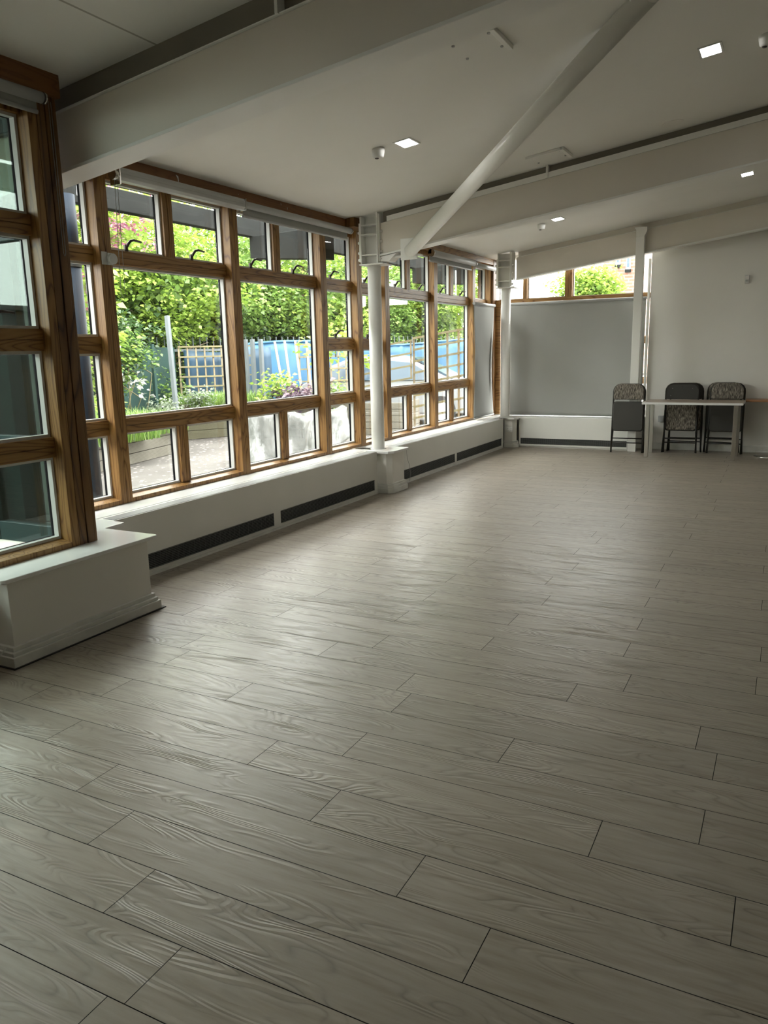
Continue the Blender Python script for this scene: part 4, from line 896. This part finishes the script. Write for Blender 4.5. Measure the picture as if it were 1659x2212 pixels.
for (p, q), lab in zip(battens, bl):
    b = MB(); b.bar(p, q, 0.045, 0.03); tag(b.build('leaning_batten', M['batten'], None, 0.002), lab, 'batten', 'battens leaning over the raised bed')
# posts, blue sheeting, palisade
for (x, y, z1, lab) in ((-9.56, 12.70, 1.78, 'galvanised post right of the square trellis, left one'), (-9.44, 12.76, 1.78, 'galvanised post right of the square trellis, middle one'), (-9.30, 12.84, 1.78, 'galvanised post right of the square trellis, right one')):
    b = MB(); b.box(x-0.035, x+0.035, y-0.035, y+0.035, GZ, z1); tag(b.build('steel_post', M['galv'], None, 0.004), lab, 'post', 'galvanised posts')
b = MB(); b.bar((-9.32, 10.28, 2.15), (-9.10, 10.10, 0.35), 0.07, 0.06); tag(b.build('steel_post', M['galv'], None, 0.004), 'leaning grey post between the climber and the square trellis', 'post')
T = thing('lamp_post', (-11.6, 19.5, GZ), 'pale grey lamp post seen through the narrow window left of the column', 'lamp post')
b = MB(); b.tube([(-11.5, 19.5, GZ), (-11.6, 19.6, 5.2)], [0.09, 0.06], 12); b.build('pole', M['galv'], T); b = MB(); b.tube([(-11.6, 19.6, 5.2), (-11.4, 19.6, 5.4), (-11.0, 19.6, 5.45)], 0.04, 8); b.build('arm', M['galv'], T)
T = thing('blue_sheeting', (-9.1, 17.2, GZ), 'bright blue sheeting stretched along the fence', 'sheeting')
def f(u, v):
    x = -10.55+2.95*u; y = 13.75+7.9*u; return (x+0.05*math.sin(u*60)*(0.4+v), y, GZ+0.1+(1.70+0.06*math.sin(u*9)-GZ-0.1)*v+(-0.10 if u < 0.01 else 0)*v)
drape('sheet', f, 120, 8, M['bluesheet'], T)
b = MB(); b.tube([f(k/40, 1.0) for k in range(41)], 0.03, 6); b.build('top_roll', M['bluesheet'], T)
T = thing('blue_sheeting', (-10.5, 12.9, GZ), 'blue sheeting hung behind the square trellis', 'sheeting')
def f2(u, v):
    return (-10.75+1.0*u+0.03*math.sin(u*30), 12.25+1.6*u, GZ+(1.60-0.05*math.sin(u*4)-GZ)*v)
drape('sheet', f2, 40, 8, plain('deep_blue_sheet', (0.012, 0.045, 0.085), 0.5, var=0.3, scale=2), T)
T = thing('palisade_fence', (-10.5, 17.0, GZ), 'thin steel palisade fence poking above the blue sheeting', 'fence')
for k in range(70):
    u = k/69; x = -11.3+3.6*u; y = 11.7+10.5*u; b = MB(); b.bar((x, y, GZ), (x, y, 1.86), 0.02, 0.012); b.build('pale', M['galv'], T)
for z in (0.3, 1.6):
    b = MB(); b.bar((-11.3, 11.7, z), (-7.7, 22.2, z), 0.03, 0.05); b.build('rail', M['galv'], T)

# white car
T = thing('car', (-7.85, 15.65, GZ), 'white car parked behind the trellis', 'car')
cd = Vector((1, 0.22, 0)).normalized(); cn = Vector((-cd.y, cd.x, 0)); cc = Vector((-7.85, 15.65, GZ))
def carpoly(prof, w0, w1, name, mat, par=T, bev=0.03):
    b = MB(); L_ = []
    for s_, ww in ((-1, w0), (1, w1)):
        for (u, z) in prof:
            tw = ww*(1-0.16*max(0, z-0.85)/0.55); p = cc+cd*u+cn*(s_*tw); L_.append((p.x, p.y, GZ+z))
    n = len(prof); b.add(L_, [tuple(range(n))[::-1], tuple(range(n, 2*n))]+[(i, (i+1) % n, n+(i+1) % n, n+i) for i in range(n)]); return b.build(name, mat, par, bev, 3)
carpoly([(-1.9, 0.25), (1.9, 0.25), (1.95, 0.55), (1.88, 0.85), (1.5, 0.93), (1.0, 1.18), (0.55, 1.40), (0.0, 1.47), (-0.7, 1.44), (-1.15, 1.28), (-1.5, 1.02), (-1.88, 0.86), (-1.95, 0.5)], 0.80, 0.80, 'body', M['carwhite'])
for pr_, nm in ((([(0.05, 0.95), (1.22, 0.95), (0.60, 1.31), (0.05, 1.37)]), 'side_window'), (([(-0.02, 0.95), (-0.02, 1.37), (-0.65, 1.35), (-1.1, 1.18), (-1.3, 0.97)]), 'side_window')):
    carpoly(pr_, 0.812, 0.812, nm, M['carglass'], bev=0.004)
b = MB(); ws = [cc+cd*1.46+cn*s_*0.66+Vector((0, 0, 0.95)) for s_ in (-1, 1)]+[cc+cd*0.62+cn*s_*0.60+Vector((0, 0, 1.39)) for s_ in (1, -1)]
b.add([p+Vector((0.02, 0, 0.03)) for p in ws]+[p for p in ws], [(0, 1, 2, 3), (7, 6, 5, 4), (0, 4, 5, 1), (1, 5, 6, 2), (2, 6, 7, 3), (3, 7, 4, 0)]); b.build('windscreen', M['carglass'], T)
for u in (-1.2, 1.25):
    for s_ in (-1, 1):
        p = cc+cd*u+cn*s_*0.74; b = MB(); q = cn*0.09*s_; b.tube([p-q+Vector((0, 0, 0.31)), p+q+Vector((0, 0, 0.31))], 0.31, 24)
        wl = b.build('wheel', M['tyre'], T); b = MB(); b.tube([p+q+Vector((0, 0, 0.31)), p+q*1.12+Vector((0, 0, 0.31))], 0.19, 16); b.build('hubcap', M['cassette'], wl)

# plastic-covered garden furniture
T = thing('covered_barbecue', (-6.0, 9.15, GZ), 'barbecue draped in milky plastic sheet, seen low through the windows', 'covered barbecue')
ca_ = Vector((-6.62, 8.70, 0)); cb_ = Vector((-5.55, 9.50, 0)); cd2 = (cb_-ca_).normalized(); cn2 = Vector((-cd2.y, cd2.x, 0)); cl = (cb_-ca_).length
def f3(u, v):
    # v: 0 front hem -> 1 back hem ; over a boxy top
    s = v*2-1; top = 0.76+0.05*math.sin(u*7)+0.03*math.sin(u*19)
    prof = [(-1.0, 0.04), (-0.72, 0.5), (-0.55, 1.0), (0.55, 1.0), (0.72, 0.5), (1.0, 0.04)]
    for (a0, h0), (a1, h1) in zip(prof, prof[1:]):
        if s <= a1+1e-6: k = (s-a0)/(a1-a0); h = h0+(h1-h0)*k; break
    sm = 1-0.20*math.exp(-((u-0.0)/0.08)**2)
    lift = 0.42*max(0, (u-0.72)/0.28)*(1-h)
    flare = 1+0.16*math.sin(u*23+s*3)*(1-h)
    w_ = 0.50*s*flare*(1.0+0.3*(1-h))
    p = ca_+cd2*(cl*(u*1.12-0.06-0.10*(1-h)*(u < 0.06)))+cn2*(w_+0.4)
    return (p.x, p.y, GZ+max(0.01, (top*h*sm+lift)))
drape('plastic_sheet', f3, 60, 40, M['sheet'], T)
def P(u, w_, z): p = ca_+cd2*u*cl+cn2*(w_+0.4); return (p.x, p.y, GZ+z)
for u in (0.15, 0.98):
    for w_ in (-0.25, 0.25):
        b = MB(); b.bar(P(u, w_, 0), P(u, w_, 0.70), 0.035, 0.035); b.build('leg', M['chairmetal'], T)
b = MB(); b.tube([P(0.62, -0.40, 0.02), P(0.80, -0.42, 0.30), P(0.92, -0.42, 0.36), P(1.02, -0.42, 0.34)], 0.016, 8); b.tube([P(0.80, -0.42, 0.30), P(0.78, -0.42, 0.0)], 0.014, 8); b.build('side_arm', M['chairmetal'], T)
b = MB(); b.bar(P(0.1, 0, 0.66), P(1.02, 0, 0.66), 0.5, 0.06); b.build('grill_box', M['chairmetal'], T)

# brick building and its windows beyond the end wall
T = thing('brick_building', (-8.0, 44, 0), 'red brick building with white windows beyond the end wall', 'building')
b = MB(); b.box(-8.95, -7.2, 42, 50, 0, 12); b.build('brick_wall', M['brick'], T)
for (x0, z0, z1) in ((-8.30, 5.5, 6.7), (-7.80, 5.25, 6.7)):
    b = MB(); b.box(x0, x0+0.22, 41.93, 42.02, z0, z1); wf = b.build('window', M['plastic'], T); b = MB(); b.box(x0+0.05, x0+0.17, 41.90, 41.935, z0+0.1, z1-0.1); b.build('pane', M['carglass'], wf)
    b = MB(); b.box(x0-0.03, x0+0.25, 41.85, 42.0, z0-0.14, z0); b.build('sill', M['concrete'], wf)
